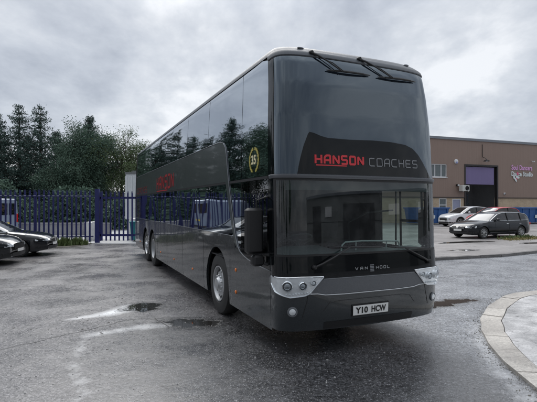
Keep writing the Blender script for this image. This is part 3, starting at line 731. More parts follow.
fl=resample(isl,.10); inn=offs(fl,.30)
m=MB(); i=0; stp=[5,6,4,5,6,5,4]; c0=0
while i<len(fl)-1:
    n_=stp[c0%7]; c0+=1; j=min(i+n_,len(fl)-1); dz=rg.uniform(-.006,.006); tp=.035+dz
    o_=[fl[k] for k in range(i,j+1)]; p_=[inn[k] for k in range(i,j+1)]
    def shrink(a,b_,t=.006):
        l=math.hypot(b_[0]-a[0],b_[1]-a[1]) or 1; return (a[0]+(b_[0]-a[0])/l*t,a[1]+(b_[1]-a[1])/l*t)
    o_[0]=shrink(o_[0],o_[1]); p_[0]=shrink(p_[0],p_[1]); o_[-1]=shrink(o_[-1],o_[-2]); p_[-1]=shrink(p_[-1],p_[-2])
    m.prism(o_+p_[::-1],-.1,tp); i=j
tag(m.build('island_kerb',KST,smooth=False),kind='structure')
CONC=stone('worn_concrete',(.20,.197,.195),(.60,.59,.585),.32,6,.6,spot=(.085,.08,.075))
m=MB(); i2=offs(fl,.312); m.prism(i2+[(9,1.2),(12,9.9)],-.1,.030); tag(m.build('pavement',CONC,smooth=False),kind='structure')
m=MB(); m.prism(offs(fl,.295)+[(8.9,1.3),(11.9,9.8)],-.09,.012); tag(m.build('kerb_bed',mat('mortar_dirt',(.07,.065,.06),.8),smooth=False),kind='structure')
TAR=mat('tar_joint',(.035,.034,.034),.5)
rj=random.Random(12)
for pl in ([(-6.5,4.9),(-3.45,5.66),(-3.13,6.03),(-2.72,6.51),(-2.25,7.13),(-1.71,7.26),(-1.2,7.3)],[(-1.9,7.25),(-1.62,6.9),(-1.5,6.55)],[(4.3,11.2),(5.5,11.9),(7.8,12.65),(12,14.6)],[(-9,9.6),(-6.2,9.9),(-4.6,10.3)]):
    c_=resample(pl,.12); c_=[(x+rj.gauss(0,.018),y+rj.gauss(0,.018)) for x,y in c_]; o_=offs(c_,.008+.006*rj.random()); m=MB(); m.grid([[(x,y,.004) for x,y in c_],[(x,y,.004) for x,y in o_]]); tag(m.build('tar_joint',TAR,smooth=False),kind='structure')
# service yard behind the fence, pale concrete
SY=stone('service_concrete',(.36,.36,.36),(.55,.55,.55),.5,2,.25)
m=MB(); m.prism([(-60,20.4),(-8.6,21.45),(-8.2,21.15),(-3.5,21.2),(-3.2,45),(-60,33)],-.1,.02); tag(m.build('service_yard',SY,smooth=False),kind='structure')
# dirt strip with weeds at the fence foot
DIRT=stone('verge_dirt',(.045,.04,.03),(.10,.09,.07),.8,8)
m=MB(); m.prism([(-11.9,19.7),(-10.6,19.2),(-9.0,19.3),(-8.55,20.3),(-8.6,21.4),(-12.5,20.7)],-.1,.014); tag(m.build('verge',DIRT,smooth=False),kind='structure')
GRASS=mat('weed_green',(.11,.15,.05),.7,var=.4,vs=6); DRY=mat('dry_grass',(.26,.23,.10),.8,var=.35,vs=5)
def tuft_field(name,label,n,fn,h,m_,seed):
    r_=random.Random(seed); m=MB()
    for _ in range(n):
        x,y,z=fn(r_); hh=h*r_.uniform(.4,1.2)*(.45+.9*abs(math.sin(x*9.7+math.floor(x*3)*2.1))); a=r_.uniform(0,2*PI); l=r_.uniform(.1,.55)*hh; w_=.014+.03*r_.random(); ca,sa=math.cos(a),math.sin(a)
        m.add([(x-sa*w_,y+ca*w_,z),(x+sa*w_,y-ca*w_,z),(x+ca*l*.5+sa*w_*.7,y+sa*l*.5-ca*w_*.7,z+hh*.6),(x+ca*l*.5-sa*w_*.7,y+sa*l*.5+ca*w_*.7,z+hh*.6),(x+ca*l,y+sa*l,z+hh)],[(0,1,2,3),(3,2,4)])
    tag(m.build(name,m_,smooth=False),label,'weeds',kind='stuff')
def vf(r_):
    k=r_.randrange(34); t=(k*.6180339)%1; x=-8.75-3.6*t; return (x+r_.gauss(0,.11),20.75+.08*(x+9)+.55*math.sin(k*2.4)+r_.gauss(0,.10),.01)
tuft_field('fence_weeds','green weeds sprouting along the foot of the blue fence',6500,vf,.27,GRASS,1)
tuft_field('yard_weeds','dry yellowish weeds on the pale yard in front of the black estate car',800,lambda r_:(lambda t:(12.0+3.6*t+r_.gauss(0,.12),22.3+1.6*t+r_.gauss(0,.22),.10))(r_.random()),.09,DRY,2)
tuft_field('yard_grass','short green weeds beside the sill of the black estate car',500,lambda r_:(lambda t:(12.2+2.2*t+r_.gauss(0,.12),22.9+1.0*t+r_.gauss(0,.18),.10))(r_.random()),.15,GRASS,5)
LW=MB(); LW.box(-21,-9.7,27.0,27.2,0,.72); LW.box(-21.03,-9.67,26.96,27.24,.72,.78); tag(LW.build('low_wall',stone('pale_block_wall',(.17,.17,.18),(.32,.32,.33),.7,3),smooth=False),'low pale block wall behind the blue fence left of the gate','wall')
def litter(name,label,n,fn,lo,hi,m_,seed,flat=.35):
    r_=random.Random(seed); m=MB()
    for _ in range(n):
        x,y,z=fn(r_); s=r_.uniform(lo,hi)*(1 if r_.random()<.85 else 1.8); a=r_.uniform(0,6.28); k=r_.choice((5,6,7)); e=r_.uniform(.2,.8)
        b_=[(x+s*r_.uniform(.7,1.2)*(math.cos(a)*math.cos(2*PI*i/k)-e*math.sin(a)*math.sin(2*PI*i/k)),y+s*r_.uniform(.7,1.2)*(math.sin(a)*math.cos(2*PI*i/k)+e*math.cos(a)*math.sin(2*PI*i/k))) for i in range(k)]
        h=s*flat; m.add([(p,q,z) for p,q in b_]+[(x+(p-x)*.6,y+(q-y)*.6,z+h) for p,q in b_],[(i,(i+1)%k,k+(i+1)%k,k+i) for i in range(k)]+[tuple(range(k,2*k))])
    tag(m.build(name,m_,smooth=False),label,'grit',kind='stuff')
def lf(r_):
    while True:
        x,y=r_.uniform(-11,-.8),r_.uniform(5.5,17)
        if x<-1.3-.42*(y-6) and (math.sin(x*2.1+y)+math.sin(y*3.3-x*1.3)+r_.gauss(0,.8))>.5: return (x,y,.001)
litter('grit','dark leaf bits and grit scattered on the yard left of the coach',1500,lf,.004,.015,mat('dark_grit',(.035,.03,.025),.6,var=.4,vs=9),31,.18)
def kf(r_):
    i=r_.randrange(5,len(fl)-1); d=abs(r_.gauss(0,.12))*(.6+.5*math.sin(i*.9)); a_=fl[i-1]; tt=r_.random(); x,y=fl[i]; x,y=x+(a_[0]-x)*tt+.0001,y+(a_[1]-y)*tt+.0001; ux,uy=fl[i][0]-a_[0],fl[i][1]-a_[1]; l=math.hypot(ux,uy) or 1; return (x+uy/l*(d+.01),y-ux/l*(d+.01),.001)
litter('kerb_grit','pale and brown grit washed up along the curved kerb of the pavement',1500,kf,.002,.008,mat('pale_grit',(.24,.225,.20),.8,var=.5,vs=30),33,.6)
litter('stone_chips','loose pale stone chips on the wet tarmac in the foreground',1600,lambda r_:(r_.uniform(-4,3),r_.uniform(3.6,8.5)**1.0,.001),.003,.008,mat('chip_stone',(.38,.37,.36),.7,var=.4,vs=30),35,.6)
# ================================================================== PALISADE FENCE AND GATE
FBL=mat('blue_fence_paint',(.018,.022,.125),.45,var=.18,vs=5); FBT=mat('galvanised_bolt',(.5,.52,.6),.4,.6)
def pale(mb,x,y,z0,z1,w=.082):
    # W-section pale with split pointed head
    for (a,b_) in ((-w/2,-.008),(.008,w/2)):
        mb.add([(x+a,y-.006,z0),(x+b_,y-.012,z0),(x+b_,y-.012,z1-.07),(x+a,y-.006,z1-.07),((x+a*.75+b_*.25),y-.012,z1),
                (x+a,y+.004,z0),(x+b_,y-.002,z0),(x+b_,y-.002,z1-.07),(x+a,y+.004,z1-.07),((x+a*.75+b_*.25),y-.002,z1)],
               [(0,1,2,3),(3,2,4),(6,5,8,7),(7,8,9),(0,3,8,5),(1,6,7,2),(3,4,9,8),(4,2,7,9)])
    mb.box(x-.008,x+.008,y-.004,y+.004,z0,z1-.12)
FA=math.atan2(21.71-20.61,-8.46+12.58)
fence=empty('palisade_fence',(-8.62,21.66,0),FA,'long blue steel palisade fence with pointed pales left of the gate','fence')
PITCH=.205
for k in range(22):
    m=MB(); pale(m,-.16-k*PITCH,-.02,.06,2.62+.01*math.sin(k*7)); m.build('pale',FBL,fence,smooth=False)
m=MB()
for k in range(22,190): pale(m,-.16-k*PITCH,-.02,.06,2.62+.01*math.sin(k*7))
tag(m.build('pale_run',FBL,fence,smooth=False),kind='stuff')
for z in (2.28,.30):
    m=MB(); m.box(-39,0,.0,.045,z,z+.055); m.build('rail',FBL,fence,smooth=False)
m=MB()
for k in range(190):
    for z in (2.31,): m.box(-.16-k*PITCH-.05,-.16-k*PITCH+.05,-.035,-.03,z-.006,z+.02)
tag(m.build('rail_bolt',FBT,fence,smooth=False),kind='stuff')
for k in range(14):
    m=MB(); m.box(-2.75*k-.05-2.6,-2.75*k+.05-2.6,.045,.10,0,2.5); m.build('post',FBL,fence,smooth=False)
gate=empty('palisade_gate',(-8.36,21.68,0),0,'blue palisade gate closing the gap behind the coach','gate')
for nm,x in (('gate_post',-.07),('gate_post',4.75)):
    m=MB(); m.box(x-.11,x+.09,-.06,.12,0,2.66); m.build(nm,FBL,gate,smooth=False)
for k in range(22):
    m=MB(); pale(m,.16+k*.213,-.02,.12,2.58); m.build('pale',FBL,gate,smooth=False)
for z in (2.18,.34):
    m=MB(); m.box(.05,4.65,.0,.05,z,z+.10); m.build('rail',FBL,gate,smooth=False)
m=MB(); m.box(.04,.10,0,.05,.1,2.5); m.box(-.02,.06,-.03,.0,2.1,2.25); m.box(-.02,.06,-.03,.0,.4,.55); m.build('hinge_stile',FBL,gate,smooth=False)
# ================================================================== TREES
def leafmat(name,lo,hi,sc=.6):
    m=bpy.data.materials.new(name); g=NG(nt(m)); b=g.n['Principled BSDF']; v=g.coord('Object'); n=g.noise(v,sc,3,.6); n2=g.noise(v,9,3,.7)
    c=g.mix(g.ramp(g.math('ADD',g.math('MULTIPLY',n,.6),g.math('MULTIPLY',n2,.4)),[(.38,0),(.62,1)]),lo,hi); g.link(c,b.inputs['Base Color']); b.inputs['Roughness'].default_value=.9; b.inputs['Specular IOR Level'].default_value=.15
    b.inputs['Subsurface Weight'].default_value=0; return m
LCON=leafmat('conifer_leaf',(.050,.080,.074),(.10,.15,.128)); LBRO=leafmat('broad_leaf',(.065,.108,.082),(.13,.19,.14)); LPAL=leafmat('pale_leaf',(.075,.11,.055),(.15,.20,.10))
BARK=mat('bark',(.06,.05,.04),.85,var=.3,vs=6,bump=.6,bs=14,bd=.02)
def leafq(mb,p,s,r_):
    a=Vector((r_.gauss(0,1),r_.gauss(0,1),r_.gauss(0,.8))).normalized(); b_=a.orthogonal().normalized(); c_=a.cross(b_); t=r_.uniform(0,6.28); u=(b_*math.cos(t)+c_*math.sin(t))*s; w_=(c_*math.cos(t)-b_*math.sin(t))*s*.5
    mb.add([p-u,p+w_,p+u,p-w_],[(0,1,2,3)])
def broad(H,Rr,seed,n_cl=150,lpc=62,ls=.13,leaf=None,base=.22,open_=0,egg=1.0):
    r_=random.Random(seed); tr=MB(); cr=MB(); top=Vector((r_.gauss(0,.2),r_.gauss(0,.2),H*.72))
    tr.tube([(0,0,-.1),(0.05,0,H*.25),(top.x*.5,top.y*.5,H*.5),top],[H*.026,H*.019,H*.011,H*.004],8)
    lobes=[(Vector((r_.gauss(0,Rr*.42),r_.gauss(0,Rr*.42),H*r_.uniform(base+.12,.86))),r_.uniform(.3,.55)*Rr) for _ in range(13)]+[(Vector((0,0,H*.80)),Rr*.45),(Vector((0,0,H*.55)),Rr*.62)]
    for c_,rad in lobes:
        z0=max(H*.15,min(c_.z-1.2,H*.6)); tr.tube([(0.02,0,z0),Vector((c_.x*.5,c_.y*.5,(z0+c_.z)/2)),c_],[H*.009,H*.006,H*.002],5)
    for k in range(n_cl):
        c_,rad=lobes[k%len(lobes)]; d=Vector((r_.gauss(0,1),r_.gauss(0,1),r_.gauss(0,1)*egg)).normalized(); q=c_+d*rad*r_.uniform(.55,1.05)
        if q.z<H*base*.6: q.z=H*base*.6+r_.random()
        if q.z>H*.99: q.z=H*.99
        tr.tube([c_.lerp(q,.2),q],[.025,.008],4,False)
        cs=Rr*r_.uniform(.10,.20)
        for _ in range(lpc):
            leafq(cr,q+Vector((r_.gauss(0,1),r_.gauss(0,1),r_.gauss(0,.7))).normalized()*cs*1.9*r_.random()**.5,ls*r_.uniform(.6,1.3),r_)
    return tr,cr
def conif(H,Rr,seed,ls=.16,dens=1.0,ragged=.5):
    r_=random.Random(seed); tr=MB(); cr=MB(); tr.tube([(0,0,-.1),(.05,.03,H*.5),(0,0,H)],[H*.022,H*.012,.02],8)
    z=H*.08
    while z<H*.99:
        f=1-z/H; nb=int(4+5*f); ph=r_.uniform(0,6)
        for k in range(nb):
            a=ph+2*PI*k/nb+r_.gauss(0,.25); L_=Rr*(f**.72)*r_.uniform(1-ragged,1.15)+.25; up=r_.uniform(.0,.45)*(1 if f<.5 else .3)
            tip=Vector((L_*math.cos(a),L_*math.sin(a),z+L_*up-.16*L_*f)); b0=Vector((0,0,z)); tr.tube([b0,b0.lerp(tip,.5)+Vector((0,0,.06*L_)),tip],[.04,.022,.006],4,False)
            n=int(L_*26*dens)+8
            for _ in range(n):
                t=r_.uniform(.12,1.03); sp=.10+.16*L_*(1-abs(t-.5)); q=b0.lerp(tip,t)+Vector((r_.gauss(0,sp*.6),r_.gauss(0,sp*.6),r_.gauss(0,.12)-.05)); leafq(cr,q,ls*r_.uniform(.6,1.25),r_)
        z+=H*(.028 if ragged<.7 else .036)*r_.uniform(.7,1.5)
    return tr,cr
def plant(name,tc,leaf,loc,label,rz=0,sc=1,group=None):
    e=empty(name,loc,rz,label,'tree',group); e.scale=(sc,sc,sc); tc[0].build('trunk',BARK,e); tc[1].build('crown',leaf,e,smooth=False); return e
def gp(px,Y): return ((px-268.5)/440*Y,Y)
c1=conif(9.8,2.7,11,.075,4.2); c2=conif(10.6,3.3,12,.075,3.0,ragged=.75); c3=conif(9.8,2.2,13,.075,3.6,ragged=.6)
b1=broad(8.6,2.9,21,330,170,.066); b2=broad(8.3,2.5,22,170,90,.058,base=.3,egg=1.3)
t1=plant('conifer_tree',c1,LCON,(*gp(-6,37),0),'dark bushy conifer at the left edge of the photo behind the blue fence')
t2=plant('conifer_tree',c2,LCON,(*gp(19,38),0),'tall dark conifer with a ragged spire, tallest left of the two side by side')
t3=plant('conifer_tree',conif(10.4,3.0,19,.075,3.0,ragged=.75),LCON,(*gp(40,38),0),'tall ragged conifer right next to the round leafy tree')
t4=plant('broadleaf_tree',b1,LBRO,(*gp(74,37),0),'large round leafy tree, fullest crown in the row behind the fence')
t5=plant('conifer_tree',c3,LCON,(*gp(90,39),0),'conifer whose pointed tip rises right above the round leafy tree')
t6=plant('young_tree',b2,LPAL,(*gp(121,38),0),'thin pale green tree with gappy crown beside the rear of the coach')
t7=plant('young_tree',broad(8.0,2.4,29,150,85,.058,base=.3,egg=1.3),LPAL,(*gp(139,40),0),'thin pale tree half hidden by the tail of the coach')
rt=random.Random(5)
def again(src,loc,rz,sc,label,group=None):
    c_=copy_tree(src); c_.location=(*loc,0); c_.rotation_euler.z=rz; c_.scale=(sc,sc,sc); c_['label']=label
    if group: c_['group']=group
    return c_
for i,(px,Y,src,sc) in enumerate(((57,41,t1,.9),(28,42,t1,.88),(104,43,t4,.68),(4,42,t2,.9),(-30,38,t3,1.0))):
    again(src,gp(px,Y),1.3*i+.7,sc,['dark conifer filling the gap left of the round leafy tree, set further back','dark conifer in the gap between the two ragged spires, set further back','leafy tree further back between the pointed conifer and the thin pale tree','dark conifer further back at the left edge beside the tallest spire','ragged conifer just outside the left edge of the photo'][i])
# the same belt of trees runs on to the left, where the coach side mirrors it
far=[]
for i in range(22):
    x=-27.5-i*2.5; y=36-i*1.7+rt.uniform(-1,1); src=(t1,t4,t2,t5,t4,t3)[i%6]
    again(src,(x,y),rt.uniform(0,6),rt.uniform(1.05,1.35),'tree in the belt that runs on beyond the left edge of the photo','tree belt beyond the left edge')
def hedge(name,x0,y0,x1,y1,h,n,label,seed,m_):
    r_=random.Random(seed); m=MB()
    for _ in range(n):
        t=r_.random(); hh=h*(.75+.25*math.sin(t*40)+.12*math.sin(t*97)); p=Vector((x0+(x1-x0)*t+r_.gauss(0,.3),y0+(y1-y0)*t+r_.gauss(0,.7),abs(r_.random()**.8)*hh)); leafq(m,p,.13*r_.uniform(.6,1.3),r_)
    return tag(m.build(name,m_,smooth=False),label,'hedge',kind='stuff')
hedge('undergrowth',-42,30,-9,34.5,3.4,42000,'dense dark undergrowth at the foot of the trees behind the fence',8,LBRO)
hedge('undergrowth',-80,8,-42,30,3.4,14000,'dense dark undergrowth running on beyond the left edge of the photo',9,LBRO)
# ================================================================== CARS
def bump01(t): t=max(0,min(1,t)); return t*t*(3-2*t)
def car(label,loc,heading,paint,L_=4.7,W=1.82,H=1.46,wb=2.85,fo=.88,belt=None,roof=None,xa=1.25,xb=4.6,plate=None,grille='bar',wr=.33,cladding=False,rimm=None,group=None,name='parked_car',cat='car',rails=True,spokes=7,seed=0):
    e=empty(name,(*loc,),heading,label,cat,group); hw=W/2
    belt=belt or [(0,.60),(.06,.70),(.25,.80),(.6,.87),(1.25,.96),(2.5,.98),(4.2,1.00),(4.6,.98),(L_,.80)]
    roof=roof or [(xa,.96),(xa+.35,1.15),(xa+.75,1.36),(xa+1.15,1.44),(2.7,H),(3.6,H-.02),(4.15,1.36),(4.45,1.15),(xb,1.0)]
    def w(x):
        f=.70+.30*bump01(x/.55)**.6 if x<.55 else 1; r_=.80+.20*bump01((L_-x)/.45)**.6 if x>L_-.45 else 1
        return hw*f*r_
    cs=(fo,fo+wb); ar=wr+.045
    def arch(x):
        z=0
        for c_ in cs:
            if abs(x-c_)<ar: z=max(z,wr+math.sqrt(ar*ar-(x-c_)**2))
        return z
    xs_=set(frange(0,L_,.09))|{.02,.05}
    for c_ in cs:
        for k in range(15): xs_.add(c_+ar*math.cos(PI*k/14)*.9999)
        xs_.add(c_-ar-.001); xs_.add(c_+ar+.001)
    xs_=sorted(xs_)
    def sec(x):
        b_=smooth_lerp(belt,x,.06); ww=w(x); zb=.20+.06*max(0,1-x/.3)+.08*max(0,1-(L_-x)/.3); a=arch(x)
        pr=[(.90,zb),(.965,zb+.07),(1.0,.44),(1.0,.60),(.985,.60+(b_-.60)*.55),(.94,b_-.035),(.86,b_),(.6,b_+.018),(.3,b_+.03),(0,b_+.034)]
        out=[]
        for k,(f,z) in enumerate(pr):
            z=min(z,b_+.034) if k>1 else z
            if k<6: z=max(z,a)
            if k in(2,3,4): z=min(z,max(b_-.05,a))
            out.append((ww*f,z))
        return out
    rows=[]
    for x in xs_:
        s=sec(x); nose=0
        rows.append([Vector((x+(.10*(1-abs(y)/hw) *-1 if x<.3 else 0)*(1-x/.3 if x<.3 else 0),y,z)) for y,z in s]+[Vector((x+(-.10*(1-abs(y)/hw) if x<.3 else 0)*(1-x/.3 if x<.3 else 0),-y,z)) for y,z in s[-2::-1]])
    m=MB(); m.grid(rows); n=len(rows[0]); m.f.append(tuple(range(n))); k=len(m.v); m.f.append(tuple(range(k-n,k))[::-1]); body=m.build('body',paint,e,ang=40)
    m=MB(); m.box(.35,L_-.3,-hw*.86,hw*.86,.20,.55)
    for c_ in cs: m.box(c_-ar*.9,c_+ar*.9,-hw*.62,hw*.62,.2,.8)
    m.build('underbody',BPLAST,e,smooth=False)
    for c_ in cs:
        for s in (-1,1):
            m=MB(); m.grid([[Vector((c_+ar*math.cos(PI*k/14),s*(w(c_)-d),wr+ar*math.sin(PI*k/14))) for k in range(15)] for d in (.01,.28)]); m.build('arch_liner',BPLAST,e)
            if cladding:
                m=MB(); m.grid([[Vector((c_+(ar+d)*math.cos(PI*k/14),s*(w(c_)+.006),wr+(ar+d)*math.sin(PI*k/14))) for k in range(15)] for d in (.0,.055)]); m.build('arch_cladding',BPLAST,e)
    # greenhouse
    gx=[x for x in frange(xa,xb,.08)]
    def gs(x):
        b_=smooth_lerp(belt,x,.06)-.01; r_=max(b_+.012,lerp(roof,x)); t=(r_-b_)/(H-.98); yb=w(x)*.905; yt=w(x)*(.905-.165*min(1,t))
        return yb,b_,yt,r_
    sg={1:[],-1:[]}; top=[]
    for x in gx:
        yb,b_,yt,r_=gs(x)
        for s in (1,-1): sg[s].append([Vector((x,s*yb,b_)),Vector((x,s*(yb+yt)/2+s*.012,(b_+r_-.05)/2)),Vector((x,s*yt,max(b_+.006,r_-.045)))])
        top.append([Vector((x,y,z)) for y,z in ((yt,max(b_+.006,r_-.045)),(yt*.95,r_-.012),(yt*.6,r_+.012),(0,r_+.022),(-yt*.6,r_+.012),(-yt*.95,r_-.012),(-yt,max(b_+.006,r_-.045)))])
    rmax=max(r for _,r in roof); i0=next(i for i,x in enumerate(gx) if lerp(roof,x)>rmax-.085); i1=max(i for i,x in enumerate(gx) if lerp(roof,x)>rmax-.11)
    for s in (1,-1):
        m=MB(); m.grid(sg[s]); sgl=m.build('side_glass',CARGL,e,ang=60)
        # pillars and roof rail in body colour, window seams dark
        m=MB(); P=[g_[2]+Vector((0,s*.006,.004)) for g_ in sg[s]]; m.tube(P,.024,6); m.build('roof_rail',paint if not rails else (SILVER if rails=='chrome' else paint),e)
        m=MB(); m.tube([g_[0]+Vector((0,s*.008,.005)) for g_ in sg[s]],.012,6); m.build('window_trim',CHROME if rails=='chrome' else BPLAST,e)
        for xp in ((xa+1.45,xa+2.45) if L_<6 else ()):
            j=min(range(len(gx)),key=lambda i:abs(gx[i]-xp)); m=MB(); m.tube([p+Vector((0,s*.004,0)) for p in sg[s][j]],.035,6); m.build('door_pillar',BPLAST,e)
    m=MB(); m.grid(top[:i0+1]); m.build('windscreen',CARGL,e,ang=60)
    m=MB(); m.grid(top[i0:i1+1]); m.build('roof',paint,e,ang=60)
    m=MB(); m.grid(top[i1:]); m.build('rear_glass',CARGL,e,ang=60)
    m=MB(); zf=.9; m.box(xa+.55,xb-.3,-hw*.75,hw*.75,.5,.92)
    for sx in (xa+1.15,xa+2.05):
        for s in (-1,1): m.box(sx,sx+.14,s*.38-.24,s*.38+.24,.8,1.24,.04); m.box(sx+.03,sx+.12,s*.38-.12,s*.38+.12,1.24,1.36,.03)
    m.build('seats',SEATM,e)
    # lamps, grille, plates
    def front(y,z,o=.0):
        # point on the nose; y across
        best=None
        yy=abs(y)
        for i in range(len(rows)-1):
            r_=[(p.y,p.z,p.x) for p in rows[i][:10]]
            if max(p[0] for p in r_)<yy: continue
            zt=lerp(sorted([(-p[0],p[1]) for p in r_ if p[1]>.45]),-yy)
            if zt>=z: 
                xx=rows[i][0].x; return Vector((xs_[i]-.10*(1-yy/hw)*(1-xs_[i]/.3 if xs_[i]<.3 else 0)-o,y,z))
        return Vector((.4,y,z))
    def fpatch(ya,yb,z0,z1,o,name,mt,par=e,taper=0):
        m=MB(); N=10
        m.grid([[front(ya+(yb-ya)*i/N, z0+(z1-z0)*j/4+ taper*(i/N)*(j/4),o) for i in range(N+1)] for j in range(5)]); return m.build(name,mt,par)
    for s in (-1,1):
        h=fpatch(s*hw*.50,s*hw*.93,.60,.70,.025,'headlight',WHITEL,taper=.04)
        fpatch(s*hw*.62,s*hw*.74,.61,.69,.035,'projector',LAMPBLK,h)
        fpatch(s*hw*.60,s*hw*.92,.30,.38,.02,'air_intake',BPLAST)
    if grille=='kidney':
        for s in (-1,1): gr_=fpatch(s*.04,s*.30,.54,.70,.035,'grille',BPLAST); fpatch(s*.03,s*.31,.69,.71,.045,'grille_trim',CHROME,gr_)
    else:
        gr_=fpatch(-.42,.42,.52,.69,.03,'grille',BPLAST)
        for z in (.56,.61,.66): fpatch(-.41,.41,z,z+.014,.042,'grille_bar',CHROME if grille=='bar' else BPLAST,gr_)
        if grille=='bar': fpatch(-.055,.055,.55,.665,.05,'badge',CHROME,gr_)
    fpatch(-.55,.55,.27,.40,.025,'lower_intake',BPLAST)
    p=fpatch(-.26,.26,.42,.52,.045,'number_plate',PLATEW)
    for s in (-1,1):
        m=MB(); m.box(L_-.16,L_-.005 if L_ else 0,min(s*hw*.60,s*hw*.86),max(s*hw*.60,s*hw*.86),.72,.86,.02); m.build('tail_light',REDL,e)
        m=MB(); yb,b_,yt,r_=gs(xa+.55); m.box(xa+.50,xa+.62,min(s*(yb+.02),s*(yb+.20)),max(s*(yb+.02),s*(yb+.20)),b_+.02,b_+.15,.03); m.build('door_mirror',paint,e)
        for xh in (xa+1.25,xa+2.25): m=MB(); m.box(xh,xh+.18,min(s*w(xh)*.98,s*(w(xh)*.98+.03)),max(s*w(xh)*.98,s*(w(xh)*.98+.03)),.80,.825,.008); m.build('door_handle',CHROME if rails=='chrome' else paint,e)
        m=MB()
        for xd in (xa+.42,xa+1.47,xa+2.42):
            m.tube([Vector((xd,s*(w(xd)*f+.001),z)) for f,z in ((.97,.28),(1.0,.45),(1.0,.6),(.988,.80),(.94,.93))],.006,4)
        m.builds('door_seam',BPLAST,e)
        m=MB(); m.tube([Vector((x,s*(w(x)*.985+.004),.33)) for x in frange(fo+ar+.05,fo+wb-ar-.05,.3)],.02,6); m.build('sill_trim',BPLAST,e)
    rimm=rimm or ALU
    for c_ in cs:
        for s in (-1,1):
            M=Matrix.Translation((c_,s*(hw-.115),wr))@(Matrix.Rotation(-s*PI/2,4,'X'))
            m=MB(); r_=wr; m.lathe([(r_*.70,-.09),(r_*.9,-.105),(r_,-.07),(r_,.07),(r_*.92,.10),(r_*.70,.095),(r_*.67,.06)],28,M); t=m.build('wheel',RUBBER,e)
            m=MB(); m.lathe([(r_*.69,.085),(r_*.66,.095),(r_*.62,.07),(r_*.60,.02)],28,M); m.lathe([(.055,.02),(.055,.085),(.03,.09),(.001,.09)],16,M)
            for k in range(spokes):
                a=2*PI*k/spokes; 
                pa=[M@Vector((q*math.cos(a+da),q*math.sin(a+da),z)) for q,da,z in ((.04,-.35,.085),(.04,.35,.085),(r_*.66,.10,.075),(r_*.66,-.10,.075))]
                pb=[M@Vector((q*math.cos(a+da),q*math.sin(a+da),z-.03)) for q,da,z in ((.04,-.35,.085),(.04,.35,.085),(r_*.66,.10,.075),(r_*.66,-.10,.075))]
                m.add(pa+pb,[(0,1,2,3),(0,4,5,1),(1,5,6,2),(2,6,7,3),(3,7,4,0)])
            m.build('rim',rimm,t)
            m=MB(); m.lathe([(r_*.66,.015),(.001,.01)],20,M); m.build('brake_disc',BPLAST,t)
    return e
CARBLK=mat('black_car_paint',(.008,.009,.012),.12,0,1.5,.8,var=.05,rv=.03); CARNAVY=mat('dark_blue_black_paint',(.008,.010,.015),.15,0,1.42,.3,var=.05,rv=.03)
CARWHT=mat('white_car_paint',(.74,.75,.77),.18,0,1.5,.6,var=.03,rv=.03); CARRED=mat('red_car_paint',(.50,.02,.035),.2,0,1.5,.6,var=.05,rv=.03); CARGRY=mat('dark_grey_car_paint',(.018,.019,.022),.14,.2,1.5,.8,var=.05,rv=.03)
def place(x,y,hd,z=0): return (x,y,z)
# heading: local +x (towards the tail) direction angle
hd=R(24)
car('black estate car parked side-on on the pale yard in front of the white SUV',(10.20,23.55,.10),hd,CARNAVY,L_=4.62,H=1.48,wb=2.87,fo=.82,rails='chrome',
    roof=[(1.25,.96),(1.6,1.16),(2.0,1.37),(2.35,1.45),(2.8,1.48),(3.7,1.46),(4.15,1.40),(4.4,1.22),(4.58,1.0)],xb=4.58,grille='bar',spokes=10).scale=(1,1,.95)
car('white SUV beside a blue skip, behind the front of the black estate car',(14.6,36.6,.10),R(18),CARWHT,L_=4.45,W=1.92,H=1.66,wb=2.68,fo=.85,wr=.37,cladding=True,grille='mesh',
    belt=[(0,.72),(.06,.84),(.25,.95),(.6,1.02),(1.2,1.10),(2.5,1.12),(3.9,1.16),(4.3,1.12),(4.45,.9)],roof=[(1.15,1.09),(1.6,1.36),(2.0,1.57),(2.4,1.65),(2.9,1.66),(3.6,1.60),(4.0,1.45),(4.3,1.14)],xa=1.15,xb=4.3,rails=False,spokes=5)
car('red hatchback showing only a strip of red roof above the black estate car',(14.15,30.8,.13),R(14),CARRED,L_=3.7,W=1.70,H=1.60,wb=2.35,fo=.7,xa=1.0,xb=3.6,
    belt=[(0,.66),(.06,.8),(.25,.92),(.6,1.05),(1.1,1.12),(2.5,1.13),(3.3,1.14),(3.5,1.1),(3.7,.85)],roof=[(1.0,1.12),(1.4,1.36),(1.75,1.54),(2.1,1.59),(2.6,1.60),(3.1,1.55),(3.35,1.4),(3.6,1.1)],rails=False)
car('black saloon by the blue fence, further of the two cars at the left edge',(-8.25,16.75,0),R(180+11),CARBLK,L_=4.75,H=1.45,wb=2.9,fo=.86,grille='kidney',spokes=10,rails='chrome').scale=(1,1,.94)
car('dark grey car nose at the left edge, nearer the camera than the black saloon',(-8.15,14.25,0),R(180+11),CARGRY,L_=4.55,H=1.47,wb=2.7,fo=.92,grille='mesh',rails=False,
    belt=[(0,.64),(.06,.76),(.25,.86),(.6,.93),(1.25,1.0),(2.5,1.0),(4.0,1.02),(4.4,1.0),(4.55,.8)]).scale=(1,1,.94)
